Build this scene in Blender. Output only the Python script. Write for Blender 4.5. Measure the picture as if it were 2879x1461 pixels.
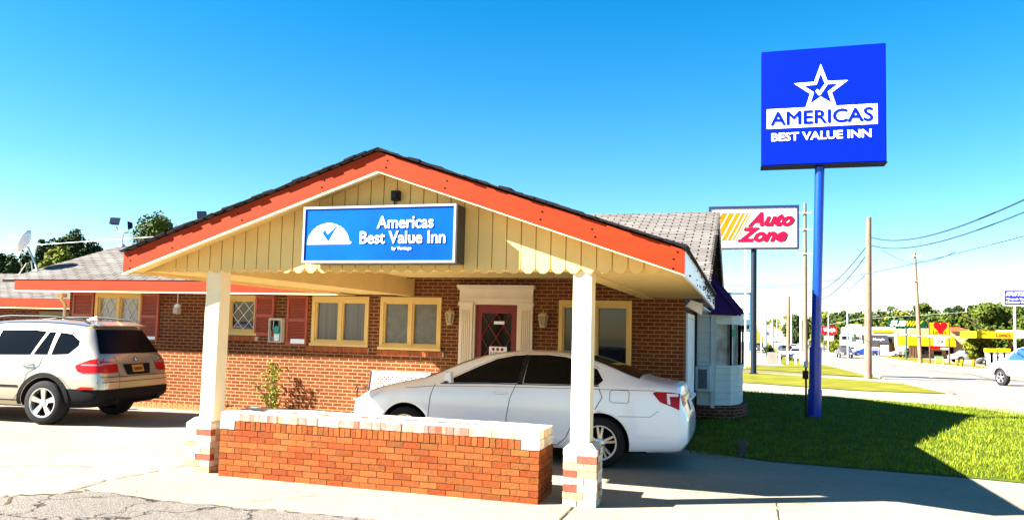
import bpy, bmesh, math, random
from math import radians as rad, pi, sin, cos, sqrt, atan2
from mathutils import Vector, Matrix
from mathutils.bvhtree import BVHTree
random.seed(7)
S = bpy.context.scene
for o in list(bpy.data.objects): bpy.data.objects.remove(o)
C = bpy.data.collections.new('scene'); S.collection.children.link(C)

# ---------------------------------------------------------------- camera
FPX, CYO, PITCH, ROLL, YAW, CAMH = 2187.886, 41.994, .0706, .0245, .2926, 1.7701   # in pixels of a 2879 x 1461 frame
IW, IH = 2879., 1461.
fw = Vector((-sin(YAW)*cos(PITCH), cos(YAW)*cos(PITCH), sin(PITCH)))
r0 = Vector((cos(YAW), sin(YAW), 0)); u0 = r0.cross(fw)
rt = r0*cos(ROLL)+u0*sin(ROLL); up = u0*cos(ROLL)-r0*sin(ROLL)
EYE = Vector((0, 0, CAMH))
cd = bpy.data.cameras.new('camera'); cam = bpy.data.objects.new('camera', cd); C.objects.link(cam)
cd.sensor_width = 36; cd.lens = 36*FPX/IW; cd.shift_y = CYO/IW; cd.clip_end = 6000; cd.clip_start = .05
mw = Matrix.Identity(4)
for i in range(3): mw[i][0], mw[i][1], mw[i][2], mw[i][3] = rt[i], up[i], -fw[i], EYE[i]
cam.matrix_world = mw
S.camera = cam
S.render.resolution_x = 1024; S.render.resolution_y = 519

# ---------------------------------------------------------------- sky, sun, exposure
SUNV = Vector((-1.29, -.66, 1.0)).normalized()
EL = math.asin(SUNV.z)
w = bpy.data.worlds.new('World'); S.world = w; w.use_nodes = True
nt = w.node_tree; nt.nodes.clear()
sk = nt.nodes.new('ShaderNodeTexSky'); sk.sky_type = 'NISHITA'; sk.sun_disc = False
sk.sun_elevation = EL; sk.sun_rotation = atan2(SUNV.x, SUNV.y)
sk.air_density = 1.0; sk.dust_density = .25; sk.ozone_density = 2.2
bg = nt.nodes.new('ShaderNodeBackground'); bg.inputs[1].default_value = .05
wo = nt.nodes.new('ShaderNodeOutputWorld')
hs = nt.nodes.new('ShaderNodeHueSaturation'); hs.inputs['Hue'].default_value = .494; hs.inputs['Saturation'].default_value = 1.5; hs.inputs['Value'].default_value = .70
nt.links.new(sk.outputs[0], hs.inputs['Color']); nt.links.new(hs.outputs[0], bg.inputs[0]); nt.links.new(bg.outputs[0], wo.inputs[0])
sl = bpy.data.lights.new('sun', 'SUN'); sl.energy = 5; sl.angle = rad(.5); sl.color = (1, .94, .84)
so = bpy.data.objects.new('sun', sl); C.objects.link(so); so.location = (-30, -20, 40)
so.rotation_euler = SUNV.to_track_quat('Z', 'Y').to_euler()
S.view_settings.view_transform = 'Standard'; S.view_settings.look = 'None'
S.view_settings.exposure = 2.85; S.view_settings.gamma = 1

# ---------------------------------------------------------------- helpers
def ray(px, py): return fw*FPX+rt*(px-IW/2)-up*(py-IH/2-CYO)
def at(px, py, Y):                       # point seen at pixel (px,py) that stands at depth Y
    d = ray(px, py); return EYE+d*(Y/d.y)
def dp(x, y, Y): return at(x*1.11763, y*1.11763, Y)
REG = {'S2':(1980,560,2.9705),'S3':(2400,780,4.0835),'S4':(2100,820,5.0275),'S8':(2300,540,3.6304),'R1':(0,560,4.0839),'R8':(1880,780,2.7231)}
def rg(k, x, y, Y): a = REG[k]; return at(a[0]+x/a[2], a[1]+y/a[2], Y)

def lin(c): return tuple((v/12.92 if v <= .04045 else ((v+.055)/1.055)**2.4) for v in c)
MATS = {}
def newmat(name):
    m = bpy.data.materials.new(name); m.use_nodes = True
    n = m.node_tree; b = n.nodes['Principled BSDF']; return m, n, b
def mat(name, col, rough=.6, metal=0., var=.12, scale=4., bump=0., bscale=60., coat=0., spec=.5, emit=None, vcol=False, stretch=None):
    if name in MATS: return MATS[name]
    m, n, b = newmat(name); N = n.nodes; L = n.links
    tc = N.new('ShaderNodeTexCoord')
    src = tc.outputs['Object']
    if stretch:
        mp = N.new('ShaderNodeMapping'); mp.inputs['Scale'].default_value = stretch; L.new(src, mp.inputs[0]); src = mp.outputs[0]
    nz = N.new('ShaderNodeTexNoise'); nz.inputs['Scale'].default_value = scale; nz.inputs['Detail'].default_value = 6; L.new(src, nz.inputs['Vector'])
    mr = N.new('ShaderNodeMapRange'); mr.inputs[1].default_value = .3; mr.inputs[2].default_value = .7
    mr.inputs[3].default_value = 1-var; mr.inputs[4].default_value = 1+var; L.new(nz.outputs[0], mr.inputs[0])
    mx = N.new('ShaderNodeMix'); mx.data_type = 'RGBA'; mx.blend_type = 'MULTIPLY'; mx.inputs[0].default_value = 1
    mx.inputs[6].default_value = (*col, 1); L.new(mr.outputs[0], mx.inputs[7])
    out = mx.outputs[2]
    if vcol:
        at_ = N.new('ShaderNodeVertexColor'); at_.layer_name = 'Col'
        m2 = N.new('ShaderNodeMix'); m2.data_type = 'RGBA'; m2.blend_type = 'MULTIPLY'; m2.inputs[0].default_value = 1
        L.new(out, m2.inputs[6]); L.new(at_.outputs[0], m2.inputs[7]); out = m2.outputs[2]
    L.new(out, b.inputs['Base Color'])
    b.inputs['Roughness'].default_value = rough; b.inputs['Metallic'].default_value = metal
    b.inputs['Coat Weight'].default_value = coat; b.inputs['Coat Roughness'].default_value = .04
    b.inputs['Specular IOR Level'].default_value = min(spec, .08) if rough >= .6 else spec
    if emit: b.inputs['Emission Color'].default_value = (*col, 1); b.inputs['Emission Strength'].default_value = emit
    if bump:
        n2 = N.new('ShaderNodeTexNoise'); n2.inputs['Scale'].default_value = bscale; n2.inputs['Detail'].default_value = 4; L.new(src, n2.inputs['Vector'])
        bp = N.new('ShaderNodeBump'); bp.inputs['Strength'].default_value = bump; bp.inputs['Distance'].default_value = .02
        L.new(n2.outputs[0], bp.inputs['Height']); L.new(bp.outputs[0], b.inputs['Normal'])
    MATS[name] = m; return m
def brickmat(name, c1, c2, mortar, bw=.203, rh=.0677, ms=.006, rough=.85, swap=False, bias=-.1, pale=None, bump=.5, slope=None):
    m, n, b = newmat(name); N = n.nodes; L = n.links
    tc = N.new('ShaderNodeTexCoord'); ge = N.new('ShaderNodeNewGeometry')
    sx = N.new('ShaderNodeSeparateXYZ'); L.new(tc.outputs['Object'], sx.inputs[0])
    sn = N.new('ShaderNodeSeparateXYZ'); L.new(ge.outputs['True Normal'], sn.inputs[0])
    ab = N.new('ShaderNodeMath'); ab.operation = 'ABSOLUTE'; L.new(sn.outputs[0], ab.inputs[0])
    gt = N.new('ShaderNodeMath'); gt.operation = 'GREATER_THAN'; gt.inputs[1].default_value = .6; L.new(ab.outputs[0], gt.inputs[0])
    mu = N.new('ShaderNodeMix'); mu.data_type = 'FLOAT'; L.new(gt.outputs[0], mu.inputs[0]); L.new(sx.outputs[0], mu.inputs[2]); L.new(sx.outputs[1], mu.inputs[3])
    cb = N.new('ShaderNodeCombineXYZ'); L.new(mu.outputs[0], cb.inputs[0])
    if slope == 'Y': L.new(sx.outputs[1], cb.inputs[1])
    elif slope == 'X': L.new(sx.outputs[0], cb.inputs[1]); L.new(sx.outputs[1], cb.inputs[0])
    else: L.new(sx.outputs[2], cb.inputs[1])
    bt = N.new('ShaderNodeTexBrick'); L.new(cb.outputs[0], bt.inputs[0])
    bt.inputs['Scale'].default_value = 1; bt.inputs['Brick Width'].default_value = bw; bt.inputs['Row Height'].default_value = rh
    bt.inputs['Mortar Size'].default_value = ms; bt.inputs['Mortar Smooth'].default_value = .1; bt.inputs['Bias'].default_value = bias
    bt.inputs['Color1'].default_value = (*c1, 1); bt.inputs['Color2'].default_value = (*c2, 1); bt.inputs['Mortar'].default_value = (*mortar, 1)
    nz = N.new('ShaderNodeTexNoise'); nz.inputs['Scale'].default_value = 1.3; nz.inputs['Detail'].default_value = 8; L.new(tc.outputs['Object'], nz.inputs['Vector'])
    mr = N.new('ShaderNodeMapRange'); mr.inputs[1].default_value = .3; mr.inputs[2].default_value = .7; mr.inputs[3].default_value = .82; mr.inputs[4].default_value = 1.15; L.new(nz.outputs[0], mr.inputs[0])
    mx = N.new('ShaderNodeMix'); mx.data_type = 'RGBA'; mx.blend_type = 'MULTIPLY'; mx.inputs[0].default_value = 1
    L.new(bt.outputs[0], mx.inputs[6]); L.new(mr.outputs[0], mx.inputs[7]); L.new(mx.outputs[2], b.inputs['Base Color'])
    b.inputs['Roughness'].default_value = rough; b.inputs['Specular IOR Level'].default_value = .05
    bp = N.new('ShaderNodeBump'); bp.inputs['Strength'].default_value = bump; bp.inputs['Distance'].default_value = .01; bp.invert = True
    L.new(bt.outputs['Fac'], bp.inputs['Height']); L.new(bp.outputs[0], b.inputs['Normal'])
    MATS[name] = m; return m

class MB:
    def __init__(s): s.v = []; s.f = []; s.m = []; s.c = []; s.sm = []
    def add(s, vs, fs, mi=0, col=(1, 1, 1), smooth=False):
        o = len(s.v); s.v += [tuple(x) for x in vs]
        for f in fs: s.f.append([i+o for i in f]); s.m.append(mi); s.c.append(col); s.sm.append(smooth)
        return s
    def box(s, a, b, mi=0, col=(1, 1, 1)):
        x0, y0, z0 = a; x1, y1, z1 = b
        return s.add([(x0,y0,z0),(x1,y0,z0),(x1,y1,z0),(x0,y1,z0),(x0,y0,z1),(x1,y0,z1),(x1,y1,z1),(x0,y1,z1)],
              [(0,3,2,1),(4,5,6,7),(0,1,5,4),(1,2,6,5),(2,3,7,6),(3,0,4,7)], mi, col)
    def prism(s, poly, d, mi=0, col=(1, 1, 1)):      # poly: 3d points, d: extrusion vector
        n = len(poly); P = [Vector(p) for p in poly]; d = Vector(d)
        nn = Vector((0,0,0))
        for i in range(n): nn += P[i].cross(P[(i+1) % n])
        if nn.dot(d) > 0: P.reverse()
        return s.add(P+[p+d for p in P], [tuple(range(n)), tuple(range(2*n-1, n-1, -1))]+[(i, i+n, (i+1) % n+n, (i+1) % n) for i in range(n)], mi, col)
    def tube(s, pts, r, n=8, mi=0, col=(1, 1, 1), cap=True):
        P = [Vector(p) for p in pts]; R = r if isinstance(r, (list, tuple)) else [r]*len(P); vs = []; k = len(P)
        for i, p in enumerate(P):
            t = (P[min(i+1, k-1)]-P[max(i-1, 0)]).normalized()
            a = t.cross(Vector((0, 0, 1)) if abs(t.z) < .9 else Vector((1, 0, 0))).normalized(); b = t.cross(a)
            for j in range(n):
                q = 2*pi*j/n; vs.append(p+(a*cos(q)+b*sin(q))*R[i])
        fs = [(i*n+j, (i+1)*n+j, (i+1)*n+(j+1) % n, i*n+(j+1) % n) for i in range(k-1) for j in range(n)]
        s.add(vs, fs, mi, col, True)
        if cap: s.add(vs[:n], [tuple(range(n))], mi, col); s.add(vs[-n:], [tuple(range(n-1, -1, -1))], mi, col)
        return s
    def lathe(s, prof, n=24, M=Matrix.Identity(4), mi=0, col=(1, 1, 1)):   # prof: (r,z)
        vs = []; k = len(prof)
        for r, z in prof:
            for j in range(n): vs.append(M @ Vector((r*cos(2*pi*j/n), r*sin(2*pi*j/n), z)))
        fs = [(i*n+j, i*n+(j+1) % n, (i+1)*n+(j+1) % n, (i+1)*n+j) for i in range(k-1) for j in range(n)]
        return s.add(vs, fs, mi, col, True)
    def quad(s, *p, mi=0, col=(1, 1, 1)): return s.add(p, [tuple(range(len(p)))], mi, col)
    def build(s, name, mats, parent=None, recalc=True, bevel=0):
        me = bpy.data.meshes.new(name); me.from_pydata(s.v, [], s.f)
        if not isinstance(mats, (list, tuple)): mats = [mats]
        for m in mats: me.materials.append(m)
        me.polygons.foreach_set('material_index', s.m); me.polygons.foreach_set('use_smooth', s.sm)
        if any(c != (1, 1, 1) for c in s.c):
            ca = me.color_attributes.new('Col', 'FLOAT_COLOR', 'CORNER')
            buf = []
            for p, c in zip(me.polygons, s.c): buf += [*c, 1.]*p.loop_total
            ca.data.foreach_set('color', buf)
        if recalc:
            bm = bmesh.new(); bm.from_mesh(me); bmesh.ops.recalc_face_normals(bm, faces=bm.faces); bm.to_mesh(me); bm.free()
        me.update()
        o = bpy.data.objects.new(name, me); C.objects.link(o)
        if parent: o.parent = parent
        if bevel:
            md = o.modifiers.new('b', 'BEVEL'); md.width = bevel; md.segments = 2; md.limit_method = 'ANGLE'
        return o
def tag(o, label=None, cat=None, group=None, kind=None):
    if label: o['label'] = label
    if cat: o['category'] = cat
    if group: o['group'] = group
    if kind: o['kind'] = kind
    return o
def thing(name, label, cat, loc=(0, 0, 0), rz=0, group=None):
    o = bpy.data.objects.new(name, None); C.objects.link(o); o.location = loc; o.rotation_euler = (0, 0, rz)
    o.empty_display_size = .2
    return tag(o, label, cat, group)
def struct(name, mb, m): return tag(mb.build(name, m), kind='structure')
def dup(root, loc, rz=None, sc=None, label=None, group=None):
    def cp(o, par):
        c = o.copy(); C.objects.link(c)
        if par: c.parent = par
        for ch in list(o.children): cp(ch, c)
        return c
    r = cp(root, None); r.location = loc
    if rz is not None: r.rotation_euler = (0, 0, rz)
    if sc: r.scale = (sc if isinstance(sc, (tuple, list)) else (sc, sc, sc))
    if label: r['label'] = label
    if group: r['group'] = group
    return r
def text(s, name, m, parent, loc, height=None, width=None, rot=(pi/2, 0, 0), ext=.006, bold=0., shear=0., align='CENTER', space=1., fat=0.):
    cu = bpy.data.curves.new('t', 'FONT'); cu.body = s; cu.extrude = ext; cu.offset = bold; cu.shear = shear; cu.space_character = space
    cu.align_x = align; cu.align_y = 'CENTER'; cu.resolution_u = 3
    to = bpy.data.objects.new('t', cu); C.objects.link(to)
    dg = bpy.context.evaluated_depsgraph_get(); dg.update()
    me = bpy.data.meshes.new_from_object(to.evaluated_get(dg)); bpy.data.objects.remove(to)
    xs = [v.co.x for v in me.vertices]; ys = [v.co.y for v in me.vertices]
    if xs:
        cx = (min(xs)+max(xs))/2; cy = (min(ys)+max(ys))/2; W_ = max(xs)-min(xs); H_ = max(ys)-min(ys)
        sx = width/W_ if width else height/H_; sy = height/H_ if height else sx
        for v in me.vertices: v.co.x = (v.co.x-cx)*sx; v.co.y = (v.co.y-cy)*sy
    if fat:
        bm = bmesh.new(); bm.from_mesh(me); n0 = len(bm.verts)
        for i, (dx, dy) in enumerate(((fat, 0), (-fat, 0), (0, fat), (0, -fat))):
            tmp = me.copy()
            for v in tmp.vertices: v.co.x += dx; v.co.y += dy; v.co.z += .0006*(i+1)
            bm.from_mesh(tmp); bpy.data.meshes.remove(tmp)
        bm.to_mesh(me); bm.free()
    me.materials.clear(); me.materials.append(m); me.name = name
    o = bpy.data.objects.new(name, me); C.objects.link(o); o.location = loc; o.rotation_euler = rot; o.parent = parent
    return o

# ---------------------------------------------------------------- materials
CREAM = mat('cream_paint', (.68, .46, .165), .6, var=.06, scale=3)
CREAMW = mat('cream_post_paint', (.80, .64, .40), .6, var=.05, scale=3)
WTRIM = mat('white_trim_paint', (.5, .45, .36), .5, var=.05)
ORANGE = mat('orange_red_paint', (.265, .024, .005), .6, var=.10, scale=2.2, stretch=(1, 1, 3), spec=.15)
SHUT = mat('shutter_paint', (.36, .058, .02), .5, var=.1)
DARKW = mat('dark_edge', (.012, .009, .009), .9, spec=.05)
BRICK = brickmat('facade_brick', (.155, .041, .012), (.112, .024, .008), (.31, .215, .115), ms=.0062, bias=-.2)
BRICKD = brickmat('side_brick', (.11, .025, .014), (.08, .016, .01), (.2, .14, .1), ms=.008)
SHING = brickmat('roof_shingle', (.155, .142, .130), (.11, .10, .092), (.02, .017, .015), bw=.34, rh=.135, ms=.016, slope='Y', bias=0, bump=.6)
SHINGX = brickmat('roof_shingle_side', (.155, .142, .130), (.11, .10, .092), (.02, .017, .015), bw=.34, rh=.135, ms=.016, slope='X', bias=0, bump=.6)
FWHITE = mat('white_metal', (.82, .84, .86), .35, var=.03)
SIDING = mat('white_siding', (.52, .58, .56), .6, var=.08)
PURPLE = mat('purple_paint', (.035, .012, .11), .7, var=.1)
BLACK = mat('black_metal', (.008, .008, .01), .5, var=.1, spec=.2)
RUBBER = mat('rubber', (.018, .018, .018), .8, var=.2, scale=30)
DGLASS = mat('dark_glass', (.003, .004, .005), .05, var=0, spec=.12)
WGLASS = mat('window_glass', (.055, .055, .06), .06, var=.15, scale=2)
CURTAIN = mat('curtain', (.16, .15, .14), .9, var=.3, scale=20, stretch=(3, 1, .05))
SIGNBLUE = mat('sign_blue', (0, .06, .38), .6, var=.25, scale=1.5, spec=.03)
POLEBLUE = mat('pole_blue', (.001, .035, .36), .25, var=.06, coat=.3)
BIGBLUE = mat('pylon_blue', (0, .010, .52), .5, var=.03, spec=.05)
SWHITE = mat('sign_white', (.85, .85, .85), .4, var=.02)
SILVER = mat('alloy', (.62, .62, .62), .28, metal=.9, var=.05)
ALUM = mat('aluminium', (.30, .31, .34), .45, metal=.3, var=.05)
CARWHITE = mat('white_car_paint', (.86, .87, .90), .22, var=.01, coat=.8)
CARGOLD = mat('champagne_car_paint', (.42, .37, .295), .25, metal=.65, var=.02, coat=.8)
CLAD = mat('black_cladding', (.006, .006, .007), .6, var=.1, spec=.1)
REDLENS = mat('red_lens', (.34, .002, .004), .3, var=.1, scale=12, coat=.15, spec=.2)
CLEARLENS = mat('clear_lens', (.75, .76, .78), .1, var=.1, coat=.6)
CHROME = mat('chrome', (.85, .85, .87), .1, metal=1, var=0)
RED = mat('door_red', (.17, .002, .004), .5, var=.08)
STEEL = mat('galvanised', (.45, .47, .5), .5, metal=.3, var=.1)
WOODP = mat('pole_wood', (.2, .13, .095), .9, var=.3, scale=6, stretch=(6, 6, .5), bump=.5, bscale=20)
IRON = mat('brown_iron', (.06, .015, .01), .5, var=.1)
TERRA = mat('terracotta', (.55, .15, .06), .8, var=.15, scale=10)
YELLOW = mat('sign_yellow', (.42, .26, .0), .5, var=.03, spec=.15)
SRED = mat('sign_red', (.32, .002, .006), .5, var=.03, spec=.1)
GREEN = mat('sign_green', (.0, .04, .022), .5, var=.03, spec=.1)
BARK = mat('bark', (.10, .07, .05), .9, var=.3, scale=8, bump=.5)
PBRICK = mat('loose_brick', (1, 1, 1), .85, var=.16, scale=22, bump=.6, bscale=90, vcol=True)
MORTAR = mat('mortar', (.15, .085, .05), .95, var=.2, scale=20)
MORTARW = mat('pale_mortar', (.45, .40, .30), .95, var=.12, scale=20)

# ---------------------------------------------------------------- terrain
ZP = [(-400, 0), (25, 0), (44, -.3), (70, -.6), (110, -1.2), (180, -1.25), (260, -.1), (350, 1.7), (500, 5.2), (650, 9), (900, 12), (3500, 12)]
def zg(x, y):
    for (a, za), (b, zb) in zip(ZP, ZP[1:]):
        if y <= b:
            t = (y-a)/(b-a); z = za+(zb-za)*t; break
    else: z = 12
    if y > 190 and x > 26: z += min(1, (y-190)/90)*min(1, (x-26)/30)*6
    return z
def sheetfix(poly, off):
    bm = bmesh.new(); bm.faces.new([bm.verts.new((x, y, 0)) for x, y in poly])
    ys = [p[1] for p in poly]
    for yb in [p[0] for p in ZP]+[190, 205, 220, 235, 250, 265, 280]:
        if min(ys) < yb < max(ys):
            bmesh.ops.bisect_plane(bm, geom=bm.verts[:]+bm.edges[:]+bm.faces[:], plane_co=(0, yb, 0), plane_no=(0, 1, 0))
    bmesh.ops.triangulate(bm, faces=bm.faces[:])
    bm.verts.ensure_lookup_table(); bm.verts.index_update()
    mb = MB()
    fs = []
    for f in bm.faces:
        ix = [v.index for v in f.verts]
        if f.normal.z < 0: ix.reverse()
        fs.append(ix)
    mb.add([(v.co.x, v.co.y, zg(v.co.x, v.co.y)+off) for v in bm.verts], fs)
    bm.free(); return mb
def concrete(name, col, crack=0.):
    m, n, b = newmat(name); N = n.nodes; L = n.links
    tc = N.new('ShaderNodeTexCoord')
    def noise(sc, det=8, st=None):
        z = N.new('ShaderNodeTexNoise'); z.inputs['Scale'].default_value = sc; z.inputs['Detail'].default_value = det; L.new(tc.outputs['Object'], z.inputs['Vector']); return z.outputs[0]
    def rng(o, a, b_, c, d):
        r = N.new('ShaderNodeMapRange'); r.inputs[1].default_value = a; r.inputs[2].default_value = b_; r.inputs[3].default_value = c; r.inputs[4].default_value = d; L.new(o, r.inputs[0]); return r.outputs[0]
    def mul(a, o):
        x = N.new('ShaderNodeMix'); x.data_type = 'RGBA'; x.blend_type = 'MULTIPLY'; x.inputs[0].default_value = 1
        if isinstance(a, tuple): x.inputs[6].default_value = (*a, 1)
        else: L.new(a, x.inputs[6])
        L.new(o, x.inputs[7]); return x.outputs[2]
    c = mul(col, rng(noise(.6), .35, .65, .88, 1.06)); c = mul(c, rng(noise(9), .3, .7, .92, 1.05)); c = mul(c, rng(noise(160, 2), .3, .7, .8, 1.1))
    sp = noise(23, 3); c = mul(c, rng(sp, .24, .30, .45, 1.))
    if crack:
        v = N.new('ShaderNodeTexVoronoi'); v.feature = 'DISTANCE_TO_EDGE'; v.inputs['Scale'].default_value = 1.9
        ds = N.new('ShaderNodeMix'); ds.data_type = 'VECTOR'; ds.inputs[0].default_value = .38
        nc = N.new('ShaderNodeTexNoise'); nc.inputs['Scale'].default_value = 3.2; nc.inputs['Detail'].default_value = 5; L.new(tc.outputs['Object'], nc.inputs['Vector'])
        L.new(tc.outputs['Object'], ds.inputs[4]); L.new(nc.outputs[1], ds.inputs[5]); L.new(ds.outputs[1], v.inputs['Vector'])
        c = mul(c, rng(v.outputs[0], .0, crack, .06, 1.))
        pb = N.new('ShaderNodeTexVoronoi'); pb.inputs['Scale'].default_value = 90; L.new(tc.outputs['Object'], pb.inputs['Vector'])
        c = mul(c, rng(pb.outputs[0], .25, .55, 1.1, .35))
    L.new(c, b.inputs['Base Color']); b.inputs['Roughness'].default_value = .9; b.inputs['Specular IOR Level'].default_value = .05
    bp = N.new('ShaderNodeBump'); bp.inputs['Strength'].default_value = .4; bp.inputs['Distance'].default_value = .01; L.new(noise(120, 4), bp.inputs['Height']); L.new(bp.outputs[0], b.inputs['Normal'])
    return m
CONC = concrete('concrete', (.25, .226, .168))
ASPH = concrete('old_asphalt', (.25, .225, .20), .028)
ROADM = concrete('street_concrete', (.19, .178, .168))
CURBM = concrete('curb_concrete', (.22, .2, .17))
DIRT = concrete('dirt', (.30, .24, .15))
GRASSM = mat('lawn_green', (.06, .085, .006), .95, var=.35, scale=3.5, bump=.8, bscale=120)
GRASSF = mat('verge_grass', (.13, .125, .010), .95, var=.3, scale=.8, bump=.6, bscale=40)

xs = [-900, -300, -120, -60, -30, -10, 0, 10, 20, 26, 41, 56, 80, 160, 400, 1200]
ys = [-200, 0, 25, 44, 70, 110, 150, 180, 190, 205, 220, 235, 250, 260, 280, 350, 500, 650, 900, 1500, 3400]
mb = MB(); mb.add([(x, y, zg(x, y)) for y in ys for x in xs], [(j*len(xs)+i, j*len(xs)+i+1, (j+1)*len(xs)+i+1, (j+1)*len(xs)+i) for j in range(len(ys)-1) for i in range(len(xs)-1)])
struct('ground', mb, mat('far_ground', (.12, .11, .05), .95, var=.3, scale=.05))
struct('concrete_lot', sheetfix([(-60, -12), (30, -12), (30, 9), (7.4, 10.2), (6.9, 26), (6.9, 46), (-.9, 48), (-.9, 26), (-1.2, 20), (-60, 20)], .004), CONC)
struct('street', sheetfix([(6.9, -150), (21, -150), (21, 900), (6.9, 900)], .010), ROADM)
struct('shop_forecourt', sheetfix([(21, -150), (140, -150), (140, 185), (21, 185)], .004), CURBM)
struct('parking_lot', sheetfix([(-60, 66), (3.2, 66), (3.2, 260), (-60, 260)], .006), ROADM)
struct('lawn', sheetfix([(-.95, 12.45), (.33, 11.76), (2.74, 11.52), (3.36, 11.39), (6.6, 10.9), (6.7, 21.5), (5.73, 23.56), (3.07, 25.2), (-.11, 26.3), (-.95, 26.5)], .014), GRASSM)
struct('grass_verge', sheetfix([(-.9, 33.2), (.56, 32.57), (3.67, 30.1), (6.75, 30.6), (6.75, 38.4), (5.04, 41.3), (-.21, 47.6), (-.9, 48)], .03), GRASSF)
struct('grass_verge', sheetfix([(-2, 57), (-.24, 54.2), (4.98, 48.5), (6.75, 44.5), (6.75, 900), (3.3, 900), (3.3, 70), (1.9, 60), (-2, 64)], .03), GRASSF)
struct('grass_verge', sheetfix([(21.6, 80), (26, 80), (26, 110), (30, 180), (21.6, 180)], .03), GRASSF)
struct('grass_verge', sheetfix([(21.3, 190), (60, 190), (60, 900), (21.3, 900)], .03), GRASSF)
mb = MB()
for y0, y1 in ((-30, 10), (10.9, 22.5), (30.6, 38.6), (44.5, 110), (110, 180), (180, 260), (260, 350)):
    for X in (6.78, 21.02):
        z0, z1 = zg(X, y0), zg(X, y1)
        mb.add([(X, y0, z0+.0), (X+.15, y0, z0), (X+.15, y0, z0+.13), (X, y0, z0+.13), (X, y1, z1), (X+.15, y1, z1), (X+.15, y1, z1+.13), (X, y1, z1+.13)],
               [(0, 1, 2, 3), (7, 6, 5, 4), (3, 2, 6, 7), (0, 4, 5, 1), (1, 5, 6, 2), (0, 3, 7, 4)])
struct('kerb', mb, CURBM)
# painted lines in the street, old asphalt patch, joints and cracks in the concrete
mb = MB()
for X in (10.4, 17.4):
    for y in range(26, 340, 12):
        z0, z1 = zg(X, y)+.016, zg(X, y+3)+.016; mb.quad((X, y, z0), (X+.1, y, z0), (X+.1, y+3, z1), (X, y+3, z1))
for X in (12.2, 15.5):
    for y0, y1 in zip([25, 44, 70, 110, 180, 260], [44, 70, 110, 180, 260, 350]):
        z0, z1 = zg(X, y0)+.016, zg(X, y1)+.016; mb.quad((X, y0, z0), (X+.12, y0, z0), (X+.12, y1, z1), (X, y1, z1), mi=1)
struct('road_marking', mb, [mat('line_white', (.75, .75, .72), .7), mat('line_yellow', (.75, .5, .08), .7)])
pa = [(-9.5, 4.2), (-7.3, 5.8), (-7.02, 6.03), (-6.62, 6.35), (-6.68, 6.58), (-6.3, 6.63), (-6.04, 6.6), (-5.5, 6.52), (-4.73, 6.55), (-4.1, 6.62), (-3.38, 6.65), (-3.1, 6.5), (-2.7, 5.9), (-2.3, 4.5), (-2.2, 0), (-9, 0)]
struct('asphalt_patch', sheetfix(pa, .008), ASPH)
def wiggle(pts, wd, amp, seed, gaps=0.):
    rr = random.Random(seed); out = MB(); prev = None
    for (a, b) in zip(pts, pts[1:]):
        a = Vector(a); b = Vector(b); n = max(2, int((b-a).length/.09)); t = (b-a).normalized(); nn = Vector((-t.y, t.x))
        for i in range(n+1):
            p = a.lerp(b, i/n)+nn*rr.uniform(-amp, amp); w_ = wd*rr.uniform(.4, 1.3)
            cur = (p-nn*w_, p+nn*w_)
            if prev and rr.random() > gaps: out.quad(*[(q.x, q.y, .012) for q in (prev[0], cur[0], cur[1], prev[1])])
            prev = cur
    return out
JOINT = mat('joint_dirt', (.07, .055, .03), .95, var=.3)
mb = MB()
for pts, wd, amp, gp in (([(-6.66, 6.5), (-6.75, 7.1), (-6.67, 7.73), (-6.63, 8.2), (-6.6, 9.2)], .012, .02, .15), ([(-1.67, 7.86), (-1.66, 6.9), (-1.7, 5.5)], .011, .004, 0),
        ([(.31, 8.99), (.31, 8.1), (.3, 6)], .006, .003, .1), ([(-1.45, 9.15), (-.75, 9.13), (-.12, 9.04), (.31, 8.97), (1.1, 8.99), (2.4, 9.05)], .007, .008, .4),
        ([(-12, 9.3), (-9.3, 8.9), (-6.9, 8.85)], .006, .012, .5), ([(-8.9, 7.0), (-8.0, 7.6), (-7.4, 7.65)], .008, .02, .4), ([(-3.9, 7.72), (-4.4, 7.2), (-4.95, 6.6)], .006, .03, .3),
        ([(-8.6, 12.0), (-6.4, 12.1)], .006, .004, .1), ([(-9.6, 11.1), (-9.2, 13)], .006, .004, .1), ([(-7.6, 5.3), (-7, 6.1), (-6.5, 6.5)], .02, .05, .2), ([(-6.9, 6.1), (-6.7, 5.7), (-6.5, 5.2)], .03, .06, .2),
        ([(-6.6, 6.62), (-5.4, 6.5), (-4.3, 6.6), (-3.2, 6.6)], .014, .03, .45)):
    t = wiggle(pts, wd, amp, len(mb.v), gp); mb.add(t.v, t.f)
rr = random.Random(3)
for i in range(90):
    x = rr.uniform(-9, 3); y = rr.uniform(5.2, 9.6); s_ = rr.uniform(.004, .016)
    mb.quad(*[(x+s_*cos(q+rr.uniform(-.4, .4))*rr.uniform(.6, 1.8), y+s_*sin(q), .0125) for q in (0, 1.2, 2.5, 3.8, 5)])
struct('pavement_joints', mb, JOINT)

# ================================================================ MOTEL BUILDING
FY = 13.69
bld = thing('motel_building', 'low red brick motel building with grey shingle roof, diamond lattice windows and orange red fascia', 'building', (-8, 15, 0))
def P(o): o.matrix_parent_inverse = Matrix.Translation((8, -15, 0)); return o
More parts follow.
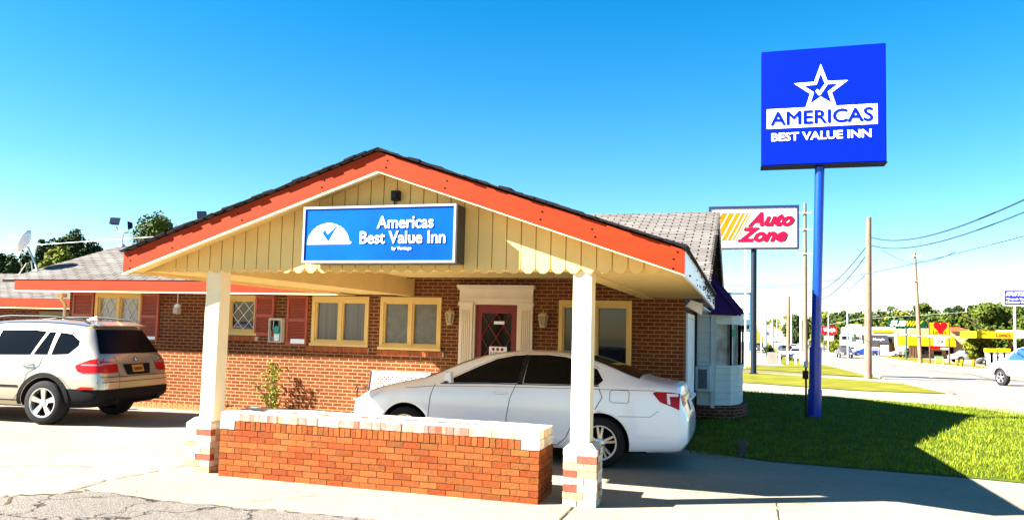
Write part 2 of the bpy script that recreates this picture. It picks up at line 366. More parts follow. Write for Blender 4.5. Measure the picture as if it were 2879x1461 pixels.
# window and door openings: x0, x1, z0, z1
OPEN = [(-13.6, -12.37, 1.42, 2.38), (-10.22, -9.56, 1.56, 2.35), (-8.24, -7.0, 1.40, 2.35), (-6.75, -5.49, 1.37, 2.35), (-3.22, -1.91, .55, 2.33), (-5.08, -3.72, 0, 2.56)]
def wall_with_openings(mb, x0, x1, z0, z1, y, th, ops, mi=0):
    xs_ = sorted({x0, x1, *[o[0] for o in ops], *[o[1] for o in ops]}); 
    for a, b in zip(xs_, xs_[1:]):
        zz = z0
        for o in sorted([o for o in ops if o[0] <= a+1e-6 and o[1] >= b-1e-6], key=lambda o: o[2]):
            if o[2] > zz+1e-6: mb.box((a, y, zz), (b, y+th, o[2]), mi)
            zz = o[3]
        if zz < z1: mb.box((a, y, zz), (b, y+th, z1), mi)
mb = MB(); wall_with_openings(mb, -14.33, -1.02, 0, 2.74, FY, .22, OPEN)
P(mb.build('brick_wall', BRICK, bld))
mb = MB(); mb.box((-1.24, 13.912, 0), (-1.02, 14.25, 2.75)); mb.box((-1.24, 14.25, 0), (-1.02, 16.1, .62)); mb.box((-1.24, 14.25, 2.15), (-1.02, 16.1, 2.75)); mb.box((-1.24, 16.1, 0), (-1.02, 24.0, 2.75))
mb.box((-24, 15.3, 0), (-14.34, 15.5, 2.3)); mb.box((-14.33, 13.912, 0), (-14.11, 16.0, 2.7)); mb.box((-24, 23.8, 0), (-1.25, 24, 2.75))
P(mb.build('end_wall', BRICKD, bld))
# gable triangle of the end wall
mb = MB(); mb.prism([(-1.10, 13.2, 2.752), (-1.10, 23.6, 2.752), (-1.10, 18.2, 4.42)], (.1, 0, 0)); P(mb.build('gable_panel', mat('brown_board', (.10, .06, .04), .7), bld))
# roofs: slabs
def slab(mb, p, th=.06, mi=0):          # p: quad of the top face
    mb.prism([tuple(q) for q in p], (0, 0, -th), mi)
EZ, EY = 2.60, 12.93
def rz_(y): return EZ+.376*(y-EY)
mb = MB()
slab(mb, [(-9.0, 13.3, rz_(13.3)), (-.58, 13.3, rz_(13.3)), (-.58, 18.15, rz_(18.15)), (-9.0, 18.15, rz_(18.15))]); slab(mb, [(-1.4, EY, EZ), (-.58, EY, EZ), (-.58, 13.299, rz_(13.3)), (-1.4, 13.299, rz_(13.3))]); slab(mb, [(-9.0, EY, EZ), (-7.0, EY, EZ), (-7.0, 13.299, rz_(13.3)), (-9.0, 13.299, rz_(13.3))])
slab(mb, [(-9.0, 18.15, rz_(18.15)), (-.58, 18.15, rz_(18.15)), (-.58, 24.4, 2.45), (-9.0, 24.4, 2.45)])
slab(mb, [(-15.45, EY+.04, EZ), (-9.002, EY+.04, EZ), (-9.002, 15.58, rz_(15.58)), (-14.92, 15.58, rz_(15.58))])
slab(mb, [(-14.92, 15.58, rz_(15.58)), (-9.002, 15.58, rz_(15.58)), (-9.002, 18.4, 2.6), (-15.3, 18.4, 2.6)])
slab(mb, [(-24, 14.45, 2.24), (-15.0, 14.45, 2.24), (-15.0, 17.5, 3.05), (-24, 17.5, 3.05)])
P(mb.build('shingle_roof', SHING, bld))
# raised shingle edge course and sagging wavy tabs along the right rake
mb = MB()
for i in range(38):
    y = EY+i*.137; mb.box((-.62, y, rz_(y)+.0), (-.545+.012*sin(i*1.7), y+.133, rz_(y)+.018))
P(mb.build('rake_shingles', SHING, bld))
# fascias
mb = MB(); mb.box((-15.02, EY-.03, 2.362), (-7.25, EY, 2.578)); 
P(mb.build('fascia_board', ORANGE, bld))
mb = MB(); mb.box((-24, 14.40, 2.02), (-15.06, 14.43, 2.225)); P(mb.build('fascia_board', ORANGE, bld))
mb = MB(); mb.box((-15.03, EY-.035, 2.338), (-7.25, EY+.01, 2.361)); mb.box((-24, 14.395, 2.0), (-15.06, 14.44, 2.019))
P(mb.build('fascia_trim', CREAMW, bld))
mb = MB(); mb.box((-15.03, EY-.035, 2.579), (-7.25, EY+.02, 2.60)); P(mb.build('drip_edge', DARKW, bld))
mb = MB(); mb.box((-15.0, EY+.011, 2.366), (-7.3, FY-.002, 2.386)); mb.box((-24, 14.44, 2.03), (-15.1, 15.29, 2.05)); P(mb.build('soffit', CREAM, bld))
mb = MB()
for i in range(9): x = -14.55+i*.105; mb.prism([(x, EY+.06, 2.365), (x+.1, EY+.06, 2.365), (x+.075, EY+.06, 2.32), (x+.025, EY+.06, 2.32)], (0, .015, 0))
P(mb.build('scalloped_trim', CREAMW, bld))
# right gable rake boards
mb = MB()
def rake(mb, a, b, h, t): mb.prism([a, b, (b[0], b[1], b[2]-h), (a[0], a[1], a[2]-h)], (t, 0, 0))
rake(mb, (-.60, EY, 2.53), (-.60, 18.15, rz_(18.15)-.07), .13, .03)
P(mb.build('rake_board', mat('brown_rake', (.09, .05, .06), .6), bld))
mb = MB(); rake(mb, (-.60, 18.15, rz_(18.15)-.07), (-.60, 24.4, 2.38), .15, .03); P(mb.build('rake_board', FWHITE, bld))
# windows
def window(x0, x1, z0, z1, kind, pane_mat=WGLASS, fr=.07, label=None):
    t = MB(); y0 = FY-.035; y1 = FY+.12
    t.box((x0, y0, z0), (x0+fr, y1, z1)); t.box((x1-fr, y0, z0), (x1, y1, z1)); t.box((x0+fr, y0, z1-fr*1.5), (x1-fr, y1, z1)); t.box((x0+fr, y0, z0), (x1-fr, y1, z0+fr))
    t.box((x0-.02, y0-.03, z0-.03), (x1+.02, y0-.001, z0+.02)); xm = (x0+x1)/2
    if kind != 'single': t.box((xm-.035, y0+.01, z0+fr), (xm+.035, y1, z1-fr*1.5))
    # inner sash lines
    panes = [(x0+fr, x1-fr)] if kind == 'single' else [(x0+fr, xm-.035), (xm+.035, x1-fr)]
    for a, b in panes:
        s_ = .028
        t.box((a, y0+.035, z0+fr), (a+s_, y1-.01, z1-fr*1.5)); t.box((b-s_, y0+.035, z0+fr), (b, y1-.01, z1-fr*1.5)); t.box((a+s_, y0+.035, z0+fr), (b-s_, y1-.01, z0+fr+s_)); t.box((a+s_, y0+.035, z1-fr*1.5-s_), (b-s_, y1-.01, z1-fr*1.5))
    wn = P(t.build('window', CREAM, bld))
    if label: wn['label'] = label
    for a, b in panes:
        q = MB(); q.box((a+.028, FY+.05, z0+fr+.028), (b-.028, FY+.056, z1-fr*1.5-.028)); q.build('pane', pane_mat, wn)
    return wn, panes
def child(o, wn): return o
def lattice(panes, z0, z1, wn, m, nx, nz_, r=.008, y=FY+.04):
    t = MB()
    for a, b in panes:
        W_, H_ = b-a, z1-z0
        for i in range(-nz_-1, nx+nz_+2):
            for sgn in (1, -1):
                # lines x = a + (i + sgn*k)*W/nx
                P0 = []; dx = W_/nx; dz = H_/nz_
                xa = a+i*dx; za = z0; xb = xa+sgn*dx*nz_; zb = z1
                # clip in x
                def clip(x):
                    return za+(x-xa)/(xb-xa)*(zb-za)
                pts = [(xa, za), (xb, zb)]
                lo, hi = sorted([clip(a), clip(b)])
                zl = max(z0, lo); zh = min(z1, hi)
                if zh-zl < .02: continue
                X = lambda z: xa+(z-za)/(zb-za)*(xb-xa)
                t.tube([(X(zl), y, zl), (X(zh), y, zh)], r, 4)
    return child(t.build('lattice', m, wn), wn)
LEAD = mat('white_lead', (.75, .75, .78), .5)
SHEER = mat('sheer_curtain_glass', (.30, .31, .33), .15, var=.25, scale=6, stretch=(4, 1, .2))
NIGHT = mat('night_glass', (.012, .013, .02), .05, var=0)
BLINDS = mat('blind_glass', (.085, .085, .095), .12, var=.35, scale=14, stretch=(5, 1, .02))
GRAYG = mat('screen_glass', (.11, .105, .09), .25, var=.2, scale=8)
wn, pn = window(*OPEN[0], 'double', SHEER, label='cream framed window with white diamond lattice and sheer curtains'); lattice([(a+.03, b-.03) for a, b in pn], 1.52, 2.25, wn, LEAD, 2, 2)
wn, pn = window(-10.22, -9.50, 1.56, 2.35, 'single', NIGHT, label='narrow window with white diamond lattice over dark glass'); lattice([(a+.03, b-.03) for a, b in pn], 1.66, 2.22, wn, LEAD, 2, 2)
window(*OPEN[2], 'double', BLINDS, label='yellow cream framed window with vertical blinds'); window(*OPEN[3], 'double', GRAYG, label='yellow cream framed window left of the wall lantern')
window(-3.22, -1.91, .55, 2.33, 'double', NIGHT, label='tall dark window at the right of the door')
# header strips over the left windows
mb = MB(); mb.box((-13.6, FY-.03, 2.30), (-12.4, FY-.002, 2.365)); P(mb.build('window_header', CREAM, bld))
# brick sills (rowlock)
for (a, b, z) in ((-8.32, -6.97, 1.36), (-6.78, -5.40, 1.33), (-10.25, -9.45, 1.52)):
    t = MB(); n = int((b-a)/.075); rr = random.Random(int(a*10)); t.box((a+.01, FY-.055, z-.095), (b-.01, FY-.002, z-.005), 1)
    for i in range(n):
        k = rr.uniform(.85, 1.15); t.box((a+i*.075, FY-.065, z-.10), (a+i*.075+.066, FY-.056, z), 0, (.33*k, .085*k, .032*k))
    P(t.build('brick_sill', [PBRICK, MORTARW], bld))
# shutters
def shutter(x0, x1, z0, z1):
    t = MB(); y = FY-.05; fr = .045; t.box((x0, y+.03, z0), (x1, FY-.003, z1)); zm = (z0+z1)/2
    for a in ((x0, x0+fr), (x1-fr, x1)): t.box((a[0], y, z0), (a[1], y+.03, z1))
    for a in ((z0, z0+fr*1.6), (zm-fr*.6, zm+fr*.6), (z1-fr*1.2, z1)): t.box((x0+fr, y, a[0]), (x1-fr, y+.03, a[1]))
    z = z0+fr*1.6+.01
    while z < z1-fr*1.2-.02:
        if not (zm-fr*.6-.02 < z < zm+fr*.6): t.prism([(x0+fr, y+.004, z), (x0+fr, y+.028, z+.016), (x0+fr, y+.028, z+.022), (x0+fr, y+.004, z+.008)], (x1-x0-2*fr, 0, 0))
        z += .03
    return P(t.build('shutter', SHUT, bld))
for a in ((-14.2, -13.63, 1.37, 2.36), (-12.37, -11.91, 1.37, 2.36), (-9.54, -9.10, 1.53, 2.345), (-8.80, -8.33, 1.37, 2.35)): shutter(*a)
for a in ((-8.68, -8.37, 1.40, 1.49), (-12.33, -11.95, 1.385, 1.45)): P(MB().box((a[0], FY-.058, a[2]), (a[1], FY-.052, a[3])).build('shutter_patch', FWHITE, bld))
# front door with surround
sur = MB(); y = FY-.06
X0, X1 = -5.115, -3.70
for a, b in ((X0, X0+.26), (X1-.26, X1)):
    sur.box((a, y, 0), (b, FY-.001, 2.20))
    for i in range(5): xx = a+.045+i*.036; sur.box((xx, y-.014, .25), (xx+.018, y-.001, 2.12))
    sur.box((a-.015, y-.03, 2.20), (b+.015, FY-.001, 2.27)); sur.box((a-.01, y-.02, 0), (b+.01, y-.001, .2))
sur.box((X0, y-.005, 2.272), (X1, FY-.001, 2.50)); sur.box((X0-.02, y-.05, 2.50), (X1+.02, FY-.001, 2.53)); sur.box((X0-.035, y-.075, 2.532), (X1+.035, FY-.001, 2.585)); sur.box((X0+.01, y-.02, 2.33), (X1-.01, y-.006, 2.35))
sur.box((X0+.262, FY-.03, 2.23), (X1-.262, FY+.1, 2.271)); sur.box((X0+.262, FY-.03, 0), (X0+.30, FY+.1, 2.229)); sur.box((X1-.30, FY-.03, 0), (X1-.262, FY+.1, 2.229))
P(sur.build('door_surround', mat('door_surround_paint', (.74, .62, .48), .5, var=.05), bld))
D0, D1 = X0+.30, X1-.30
dr = MB(); fr = .12; yd = FY+.03
dr.box((D0, yd, 0), (D0+fr, yd+.045, 2.228)); dr.box((D1-fr, yd, 0), (D1, yd+.045, 2.228)); dr.box((D0+fr, yd, 2.07), (D1-fr, yd+.045, 2.228)); dr.box((D0+fr, yd, 0), (D1-fr, yd+.045, .75))
door = P(dr.build('front_door', RED, bld)); door['label'] = 'red storm door with diamond lattice over dark glass'
t = MB(); t.box((D0+fr, yd+.02, .75), (D1-fr, yd+.026, 2.07)); child(t.build('pane', DGLASS, door), door)
lattice([(D0+fr, D1-fr)], .75, 2.07, door, RED, 2, 3, .014, yd+.01)
t = MB(); t.box((D0+.36, yd-.012, 1.87), (D0+.56, yd-.004, 1.925)); child(t.build('door_notice', FWHITE, door), door)
t = MB(); t.box((D0+.28, yd-.012, 1.26), (D0+.62, yd-.004, 1.46))
for i in range(3): t.lathe([(0, 0), (.028, 0), (.028, .004), (0, .004)], 14, Matrix.Translation((D0+.36+i*.085, yd-.013, 1.41)) @ Matrix.Rotation(pi/2, 4, 'X'), 1)
child(t.build('door_poster', [FWHITE, SRED], door), door)
o = text('SUSPENDED', 'lettering', BLACK, door, (D0+.45, yd-.014, 1.335), height=.05, width=.31, ext=.001); child(o, door)
# pale clapboard annex with bow window at the right end
an = MB()
for i in range(13):
    z = .28+i*.155
    an.prism([(-.98, 17.0-.03, z), (-.98, 17.0-.008, z+.15), (-.98, 17.03, z+.15), (-.98, 17.03, z)], (.36, 0, 0))
an.box((-1.0, 17.031, .25), (-.6, 17.2, 2.35))
PL = [(-.62, 17.06), (-.30, 17.20), (-.13, 17.62), (-.06, 18.3), (-.12, 19.0), (-.4, 19.6), (-1.0, 19.9)]
def bay(mb, z0, z1, off=0, mi=0):
    c = Vector((-1.2, 18.4)); ps = [Vector(p) for p in PL]; ps = [p+(p-c).normalized()*off for p in ps]
    mb.prism([(-1.0, ps[0].y, z0)]+[(p.x, p.y, z0) for p in ps], (0, 0, z1-z0), mi)
for i in range(6): bay(an, .30+i*.13, .30+i*.13+.126, .0+.006*(i % 2))
bay(an, 2.0, 2.24, .02); bay(an, 1.08, 1.14, .03)
an.box((-.70, 16.95, .25), (-.62, 17.05, 2.3))
for i, p in enumerate(PL[:-1]):
    q = PL[i+1]; a = Vector(p); b = Vector(q); d = (b-a).normalized(); nn = Vector((d.y, -d.x))
    for s_ in (a, b):
        an.prism([(s_.x-.025, s_.y-.03, 1.141), (s_.x+.025, s_.y-.03, 1.141), (s_.x+.025, s_.y+.03, 1.141), (s_.x-.025, s_.y+.03, 1.141)], (0, 0, .858))
ann = P(an.build('clapboard_annex', SIDING, bld)); ann['label'] = 'pale green white clapboard bay with bow window under a purple gable'
t = MB(); bay(t, .0, .30, .10); child(t.build('brick_base', BRICKD, ann), ann)
t = MB(); bay(t, 1.141, 1.999, -.05); child(t.build('bay_glass', mat('bay_glass', (.20, .27, .27), .05, var=.6, scale=3.2), ann), ann)
t = MB(); t.box((-.27, 17.23, 1.74), (-.19, 17.245, 1.90)); child(t.build('window_notice', mat('notice_green', (.02, .45, .2), .5), ann), ann)
t = MB(); t.prism([(-.76, 16.9, 3.06), (-.10, 16.9, 2.235), (-.19, 16.9, 2.18), (-.74, 16.9, 2.2)], (0, .03, 0)); t.prism([(-.77, 16.84, 3.12), (-.05, 16.84, 2.23), (-.12, 16.84, 2.17), (-.77, 16.84, 2.98)], (0, .055, 0))
t.prism([(-.77, 16.86, 3.14), (-.04, 16.86, 2.255), (-.04, 19.9, 2.255), (-.77, 19.9, 3.14)], (0, 0, .03)); t.box((-.74, 16.95, 2.2), (-.15, 17.4, 2.245))
child(t.build('purple_gable', PURPLE, ann), ann)
# end wall window, downpipe, white elbow
t = MB(); t.box((-1.06, 14.25, .62), (-.985, 14.33, 2.15)); t.box((-1.06, 16.02, .62), (-.985, 16.1, 2.15)); t.box((-1.06, 14.33, 2.07), (-.985, 16.02, 2.15)); t.box((-1.06, 14.2, .56), (-.95, 16.15, .615)); t.box((-1.05, 14.33, .62), (-1.02, 16.02, 2.07))
P(t.build('end_window', FWHITE, bld))
t = MB(); t.box((-1.0, 13.75, 2.24), (-.70, 16.9, 2.26)); t.prism([(-.98, 13.72, 2.26), (-.72, 13.72, 2.10), (-.70, 13.72, 2.30), (-.9, 13.72, 2.36)], (0, .02, 0)); P(t.build('eave_return', FWHITE, bld))
t = MB(); t.tube([(-14.85, 14.3, 2.35), (-14.87, 14.32, 1.4), (-14.87, 14.32, .2)], .045, 8); P(t.build('downpipe', mat('red_pipe', (.6, .01, .01), .4), bld))
t = MB(); t.tube([(-14.50, 13.62, 2.3), (-14.46, 13.6, 2.2), (-14.40, 13.64, 2.1), (-14.38, 13.64, .1)], .035, 8); t.box((-14.56, 13.55, 2.24), (-14.4, 13.68, 2.33)); P(t.build('downpipe', CREAMW, bld))
t = MB(); t.box((-16.9, 15.26, 1.25), (-15.6, 15.29, 1.95)); P(t.build('wing_window', NIGHT, bld))

# ================================================================ ENTRANCE CANOPY
GY, XL, XR, ZE0, ZE1, ZA0, ZA1 = 7.64, -7.22, -.565, 2.342, 2.584, 3.467, 3.685
XA = -3.87
can = thing('entrance_canopy', 'cream and orange red gabled entrance canopy on two posts, carrying the long blue sign', 'canopy', (-3.9, 8, 0))
def K(o): o.matrix_parent_inverse = Matrix.Translation((3.9, -8, 0)); return o
nL = MB(); nR = MB(); rr = random.Random(5)
nL.prism([(XL, GY, ZE0), (XA-.001, GY, ZA0), (XA-.001, GY, ZA1), (XL, GY, ZE1)], (0, .035, 0)); nR.prism([(XR, GY, ZE0), (XA+.001, GY, ZA0), (XA+.001, GY, ZA1), (XR, GY, ZE1)], (0, .035, 0))
for x in (-7.13, -6.55, -5.6, -4.55, -3.78, -3.05, -2.0, -1.45, -.66):
    k = (x-XL)/(XA-XL) if x < XA else (XR-x)/(XR-XA)
    zb = ZE0+(ZA0-ZE0)*k; h = ZE1-ZE0+(ZA1-ZA0-ZE1+ZE0)*k
    for f in (.32, .66) if abs(x+7.13) > .01 and abs(x+.66) > .01 else (.12, .5, .78):
        (nL if x < XA else nR).lathe([(0, .004), (.008, .004), (.011, 0)], 8, Matrix.Translation((x+rr.uniform(-.03, .03), GY-.001, zb+h*f)) @ Matrix.Rotation(pi/2, 4, 'X'), 1)
K(nL.build('fascia_board', [ORANGE, DARKW], can)); K(nR.build('fascia_board', [ORANGE, DARKW], can))
t = MB(); e = .022
t.prism([(XL-.01, GY-.006, ZE0-e), (XA, GY-.006, ZA0-e), (XA, GY-.006, ZA0-.001), (XL, GY-.006, ZE0-.001)], (0, .06, 0)); t.prism([(XR+.0, GY-.006, ZE0-e*.5), (XA, GY-.006, ZA0-e*.5), (XA, GY-.006, ZA0-.001), (XR, GY-.006, ZE0-.001)], (0, .06, 0))
K(t.build('fascia_trim', CREAMW, can))
# roof with ragged shingle edge, drawn as thick tabs
t = MB()
RL = lambda x: ZE1+(ZA1-ZE1)*(x-XL)/(XA-XL)
BK = 15.2
t.prism([(XL-.03, GY-.02, ZE1+.01), (XA, GY-.02, ZA1+.02), (XA, BK, ZA1+.02), (XL-.03, 13.4, ZE1+.01)], (0, 0, .02))
t.prism([(XR+.03, GY-.02, ZE1+.01), (XA, GY-.02, ZA1+.02), (XA, BK, ZA1+.02), (XR+.075, 14.0, 2.47)], (0, 0, .02))
K(t.build('shingle_roof', SHINGX, can))
t = MB(); rr = random.Random(9)
for side in (0, 1):
    n = 26
    for i in range(n):
        k0, k1 = i/n, (i+1)/n
        def pt(k): return ((XL-.03+(XA-XL+.03)*k) if side == 0 else (XR+.03+(XA-XR-.03)*k)), ZE1+.012+(ZA1+.01-ZE1)*k
        (xa, za), (xb, zb) = pt(k0), pt(k1); j = rr.uniform(.0, .03); hh = rr.uniform(.014, .028)
        t.prism([(xa, GY-.03-j, za), (xb, GY-.03-j, zb), (xb, GY-.03-j, zb+hh), (xa, GY-.03-j, za+hh+rr.uniform(-.006, .012))], (0, .3, 0))
K(t.build('ragged_shingle_edge', mat('shingle_edge', (.014, .012, .016), .95, var=.3, spec=.05), can))
# side eave boards
t = MB()
sag = [(7.675, ZE0, ZE1, XR-.004), (9, 2.335, 2.577, XR+.003), (11, 2.30, 2.555, XR+.014), (12.6, 2.255, 2.52, XR+.03), (14.0, 2.215, 2.455, XR+.045)]
for (ya, a0, a1, xa), (yb, b0, b1, xb) in zip(sag, sag[1:]):
    t.add([(xa-.03, ya, a0), (xa, ya, a0), (xa, ya, a1), (xa-.03, ya, a1), (xb-.03, yb, b0), (xb, yb, b0), (xb, yb, b1), (xb-.03, yb, b1)], [(0, 1, 2, 3), (7, 6, 5, 4), (1, 5, 6, 2), (0, 3, 7, 4), (3, 2, 6, 7), (0, 4, 5, 1)])
rr = random.Random(2)
for i in range(46):
    y = rr.uniform(7.9, 13.9); s_ = .5+.5*(y > 10.5)
    k = (y-7.6)/6.4; x = XR+.045*k+.006; z = 2.34-.125*k+rr.uniform(.03, .22)
    t.lathe([(0, .012), (.012*s_, .006), (.012*s_, -.006), (0, -.012)], 6, Matrix.Translation((x+.006, y, z)), 1)
for i in range(26):
    y = 10.8+i*.12; k = (y-7.6)/6.4; x = XR+.045*k+.012; z = 2.585-.125*k
    t.tube([(x, y, z), (x+.006, y+.02, z-.05), (x, y+.03, z-rr.uniform(.06, .2))], .0035, 4, 1)
K(t.build('side_fascia', [FWHITE, BLACK], can))['label'] = 'bluish white side fascia hung with dark light strings'
t = MB(); t.box((XL, 7.676, ZE0), (XL+.03, 12.88, ZE1-.01)); K(t.build('side_fascia', CREAM, can))
t = MB(); rr = random.Random(4)
for i in range(90):
    y = 10.4+i*.04; k = (y-7.6)/6.4; x = XR+.045*k; z = 2.60-.13*k; a = Vector((rr.uniform(-.04, .05), rr.uniform(-.05, .05), rr.uniform(-.02, .05)))
    t.quad((x, y, z), (x+.02, y+.02, z), Vector((x+.01, y, z))+a*.9)
tag(K(t.build('leaf_litter', mat('dry_leaves', (.03, .025, .02), .9), can)), kind='stuff')
# board siding with scalloped feet
BY = 7.925
t = MB(); x = -7.02; bw = .163
def under(x): return (ZE0+(ZA0-ZE0)*(x-XL)/(XA-XL) if x < XA else ZE0+(ZA0-ZE0)*(XR-x)/(XR-XA))+.04
while x < -.75:
    a, b = x+.006, x+bw-.006; zt = 0
    ta, tb = under(a), under(b); tt = [(b, BY, tb)]+([(XA, BY, under(XA))] if a < XA < b else [])+[(a, BY, ta)]
    zb = 2.372; c = .05
    if min(ta, tb) > zb+.10: t.prism([(a, BY, zb+c), (a+c, BY, zb), (b-c, BY, zb), (b, BY, zb+c)]+tt, (0, .022, 0))
    x += bw
t.prism([(-7.1, BY+.0225, 2.40), (-.68, BY+.0225, 2.40), (-.68, BY+.0225, 2.48), (XA, BY+.0225, 3.54), (-7.1, BY+.0225, 2.47)], (0, .02, 0), 0)
K(t.build('board_siding', CREAM, can))
# soffits, ceiling, beams
t = MB(); t.box((XL+.031, 7.97, 2.386), (-6.262, 13.60, 2.40)); t.box((-1.539, 7.97, 2.386), (XR-.04, 13.68, 2.40)); t.box((-6.06, 8.2, 2.70), (-1.73, FY-.002, 2.715))
t.prism([(XL+.04, 7.676, ZE0+.03), (XA, 7.676, ZA0+.03), (XA, 7.676, ZA0+.045), (XL+.04, 7.676, ZE0+.045)], (0, .248, 0)); t.prism([(XR-.04, 7.676, ZE0+.03), (XA, 7.676, ZA0+.03), (XA, 7.676, ZA0+.045), (XR-.04, 7.676, ZE0+.045)], (0, .248, 0))
K(t.build('soffit', CREAM, can))
t = MB(); t.box((-6.26, 8.16, 2.368), (-6.06, FY-.003, 2.70)); K(t.build('beam', CREAM, can))
t = MB(); t.box((-1.73, 8.16, 2.368), (-1.54, FY-.003, 2.70)); K(t.build('beam', CREAM, can))
t = MB(); t.box((-6.9, 7.968, 2.405), (-.9, 8.155, 2.62)); K(t.build('beam', CREAM, can))
# posts and brick piers
def pier(x0, y0, wd, h, n, seed, dark):
    rr = random.Random(seed); t = MB(); ch = h/n
    t.box((x0+.008, y0+.008, 0), (x0+wd-.008, y0+wd-.008, h-.005), 1)
    for k in range(n):
        z0 = k*ch+.004; z1 = (k+1)*ch-.004
        def col():
            q = rr.random()
            if q < dark: b = (.30, .08, .05)
            elif q < dark+.22: b = (.42, .28, .16)
            else: b = (.56, .50, .38)
            f = rr.uniform(.88, 1.1); return tuple(c*f for c in b)
        L = wd*.62 if k % 2 else wd*.42
        j = lambda: rr.uniform(-.003, .004)
        # front, right, back, left: two bricks per face
        t.box((x0+j(), y0+j(), z0), (x0+L-.004, y0+.09, z1), 0, col()); t.box((x0+L+.004, y0+j(), z0), (x0+wd+j(), y0+.09, z1), 0, col())
        t.box((x0+wd-.09, y0+.094, z0), (x0+wd+j(), y0+wd*.6, z1), 0, col()); t.box((x0+wd-.09, y0+wd*.6+.006, z0), (x0+wd+j(), y0+wd+j(), z1), 0, col())
        t.box((x0+j(), y0+.094, z0), (x0+.09, y0+wd+j(), z1), 0, col()); t.box((x0+.094, y0+wd-.09, z0), (x0+wd-.094, y0+wd+j(), z1), 0, col())
    c = (x0+wd/2, y0+wd/2)
    t.add([(x0, y0, h-.005), (x0+wd, y0, h-.005), (x0+wd, y0+wd, h-.005), (x0, y0+wd, h-.005), (c[0]-.11, c[1]-.11, h+.055), (c[0]+.11, c[1]-.11, h+.055), (c[0]+.11, c[1]+.11, h+.055), (c[0]-.11, c[1]+.11, h+.055)],
          [(0, 1, 5, 4), (1, 2, 6, 5), (2, 3, 7, 6), (3, 0, 4, 7), (4, 5, 6, 7)], 1, (1, 1, 1))
    return K(t.build('brick_pier', [PBRICK, MORTARW], can))
pier(-6.398, 7.90, .346, .58, 8, 11, .04); pier(-1.786, 7.90, .346, .58, 8, 15, .24)
for x0, lb in ((-6.262, 'left'), (-1.727, 'right')):
    t = MB(); t.box((x0, 7.955, .60), (x0+.2, 8.155, 2.404)); 
    o = K(t.build('post', CREAMW, can, bevel=.006))

# ================================================================ long blue canopy sign
sg = thing('wall_sign', 'long blue box sign with white sunrise emblem on the canopy gable', 'sign', (-3.83, 7.9, 2.78))
def G(o): o.matrix_parent_inverse = Matrix.Translation((3.83, -7.9, -2.78)); return o
SX0, SX1, SZ0, SZ1, SYF = -4.75, -2.925, 2.46, 3.085, 7.61
t = MB(); t.box((SX0, SYF+.05, SZ0), (SX1, 7.90, SZ1)); G(t.build('cabinet', mat('sign_cabinet', (.02, .02, .022), .5), sg))
t = MB(); f = .024
t.box((SX0, SYF, SZ0), (SX1, SYF+.049, SZ0+f)); t.box((SX0, SYF, SZ1-f), (SX1, SYF+.049, SZ1)); t.box((SX0, SYF, SZ0+f), (SX0+f, SYF+.049, SZ1-f)); t.box((SX1-f, SYF, SZ0+f), (SX1, SYF+.049, SZ1-f))
G(t.build('frame', ALUM, sg))
t = MB(); t.box((SX0+f, SYF+.012, SZ0+f), (SX1-f, SYF+.04, SZ1-f)); G(t.build('sign_face', SIGNBLUE, sg))
yl = SYF+.008
G(text('Americas', 'lettering', SWHITE, sg, (-3.51, yl, 2.90), height=.135, width=.66, ext=.004, bold=.012))
G(text('Best Value Inn', 'lettering', SWHITE, sg, (-3.54, yl, 2.735), height=.135, width=1.0, ext=.004, bold=.012))
G(text('by Vantage', 'lettering', SWHITE, sg, (-3.54, yl, 2.612), height=.045, width=.23, ext=.004, bold=.008))
t = MB(); cx, cz, R_ = -4.43, 2.665, .24
for i in range(9):
    a0 = i*R_/9; a1 = a0+R_/9*.62 if i < 8 else R_
    w0 = sqrt(max(0, R_*R_-a0*a0)); w1 = sqrt(max(0, R_*R_-a1*a1))
    if i == 8: w1 = .01
    t.prism([(cx-w0*1.1, yl, cz+a0), (cx+w0*1.1, yl, cz+a0), (cx+w1*1.1, yl, cz+a1), (cx-w1*1.1, yl, cz+a1)], (0, .003, 0))
t.prism([(cx-.15, yl-.001, cz), (cx+.15, yl-.001, cz), (cx+.10, yl-.001, cz+.15), (cx+.02, yl-.001, cz+.19), (cx-.09, yl-.001, cz+.15)], (0, .003, 0))
t.prism([(cx+.30, yl, cz), (cx+.32, yl, cz+.02), (cx+.34, yl, cz), (cx+.32, yl, cz-.0)], (0, .003, 0)) if 0 else t.lathe([(0, 0), (.014, 0), (.014, .003), (0, .003)], 12, Matrix.Translation((cx+.275, yl+.003, cz+.015)) @ Matrix.Rotation(pi/2, 4, 'X'))
G(t.build('sunrise_emblem', SWHITE, sg))
t = MB(); t.prism([(cx-.075, yl-.004, cz+.125), (cx-.045, yl-.004, cz+.165), (cx-.01, yl-.004, cz+.11), (cx+.10, yl-.004, cz+.20), (cx+.0, yl-.004, cz+.03)], (0, .002, 0)); G(t.build('check_mark', SIGNBLUE, sg))
# lamp in the gable
t = MB(); p = (-3.755, 7.85, 3.235)
t.box((p[0]-.045, p[1], p[2]-.055), (p[0]+.045, BY-.001, p[2]+.055)); t.box((p[0]-.03, p[1]-.02, p[2]-.04), (p[0]+.03, p[1]-.001, p[2]+.03)); t.tube([(p[0]-.03, BY-.01, p[2]-.055), (p[0]-.03, BY-.01, p[2]-.1)], .006, 6)
tag(t.build('floodlight', BLACK), 'small black lamp box on the cream gable boards above the blue sign', 'light')
tag(bpy.data.objects['floodlight'], group='outdoor lights')

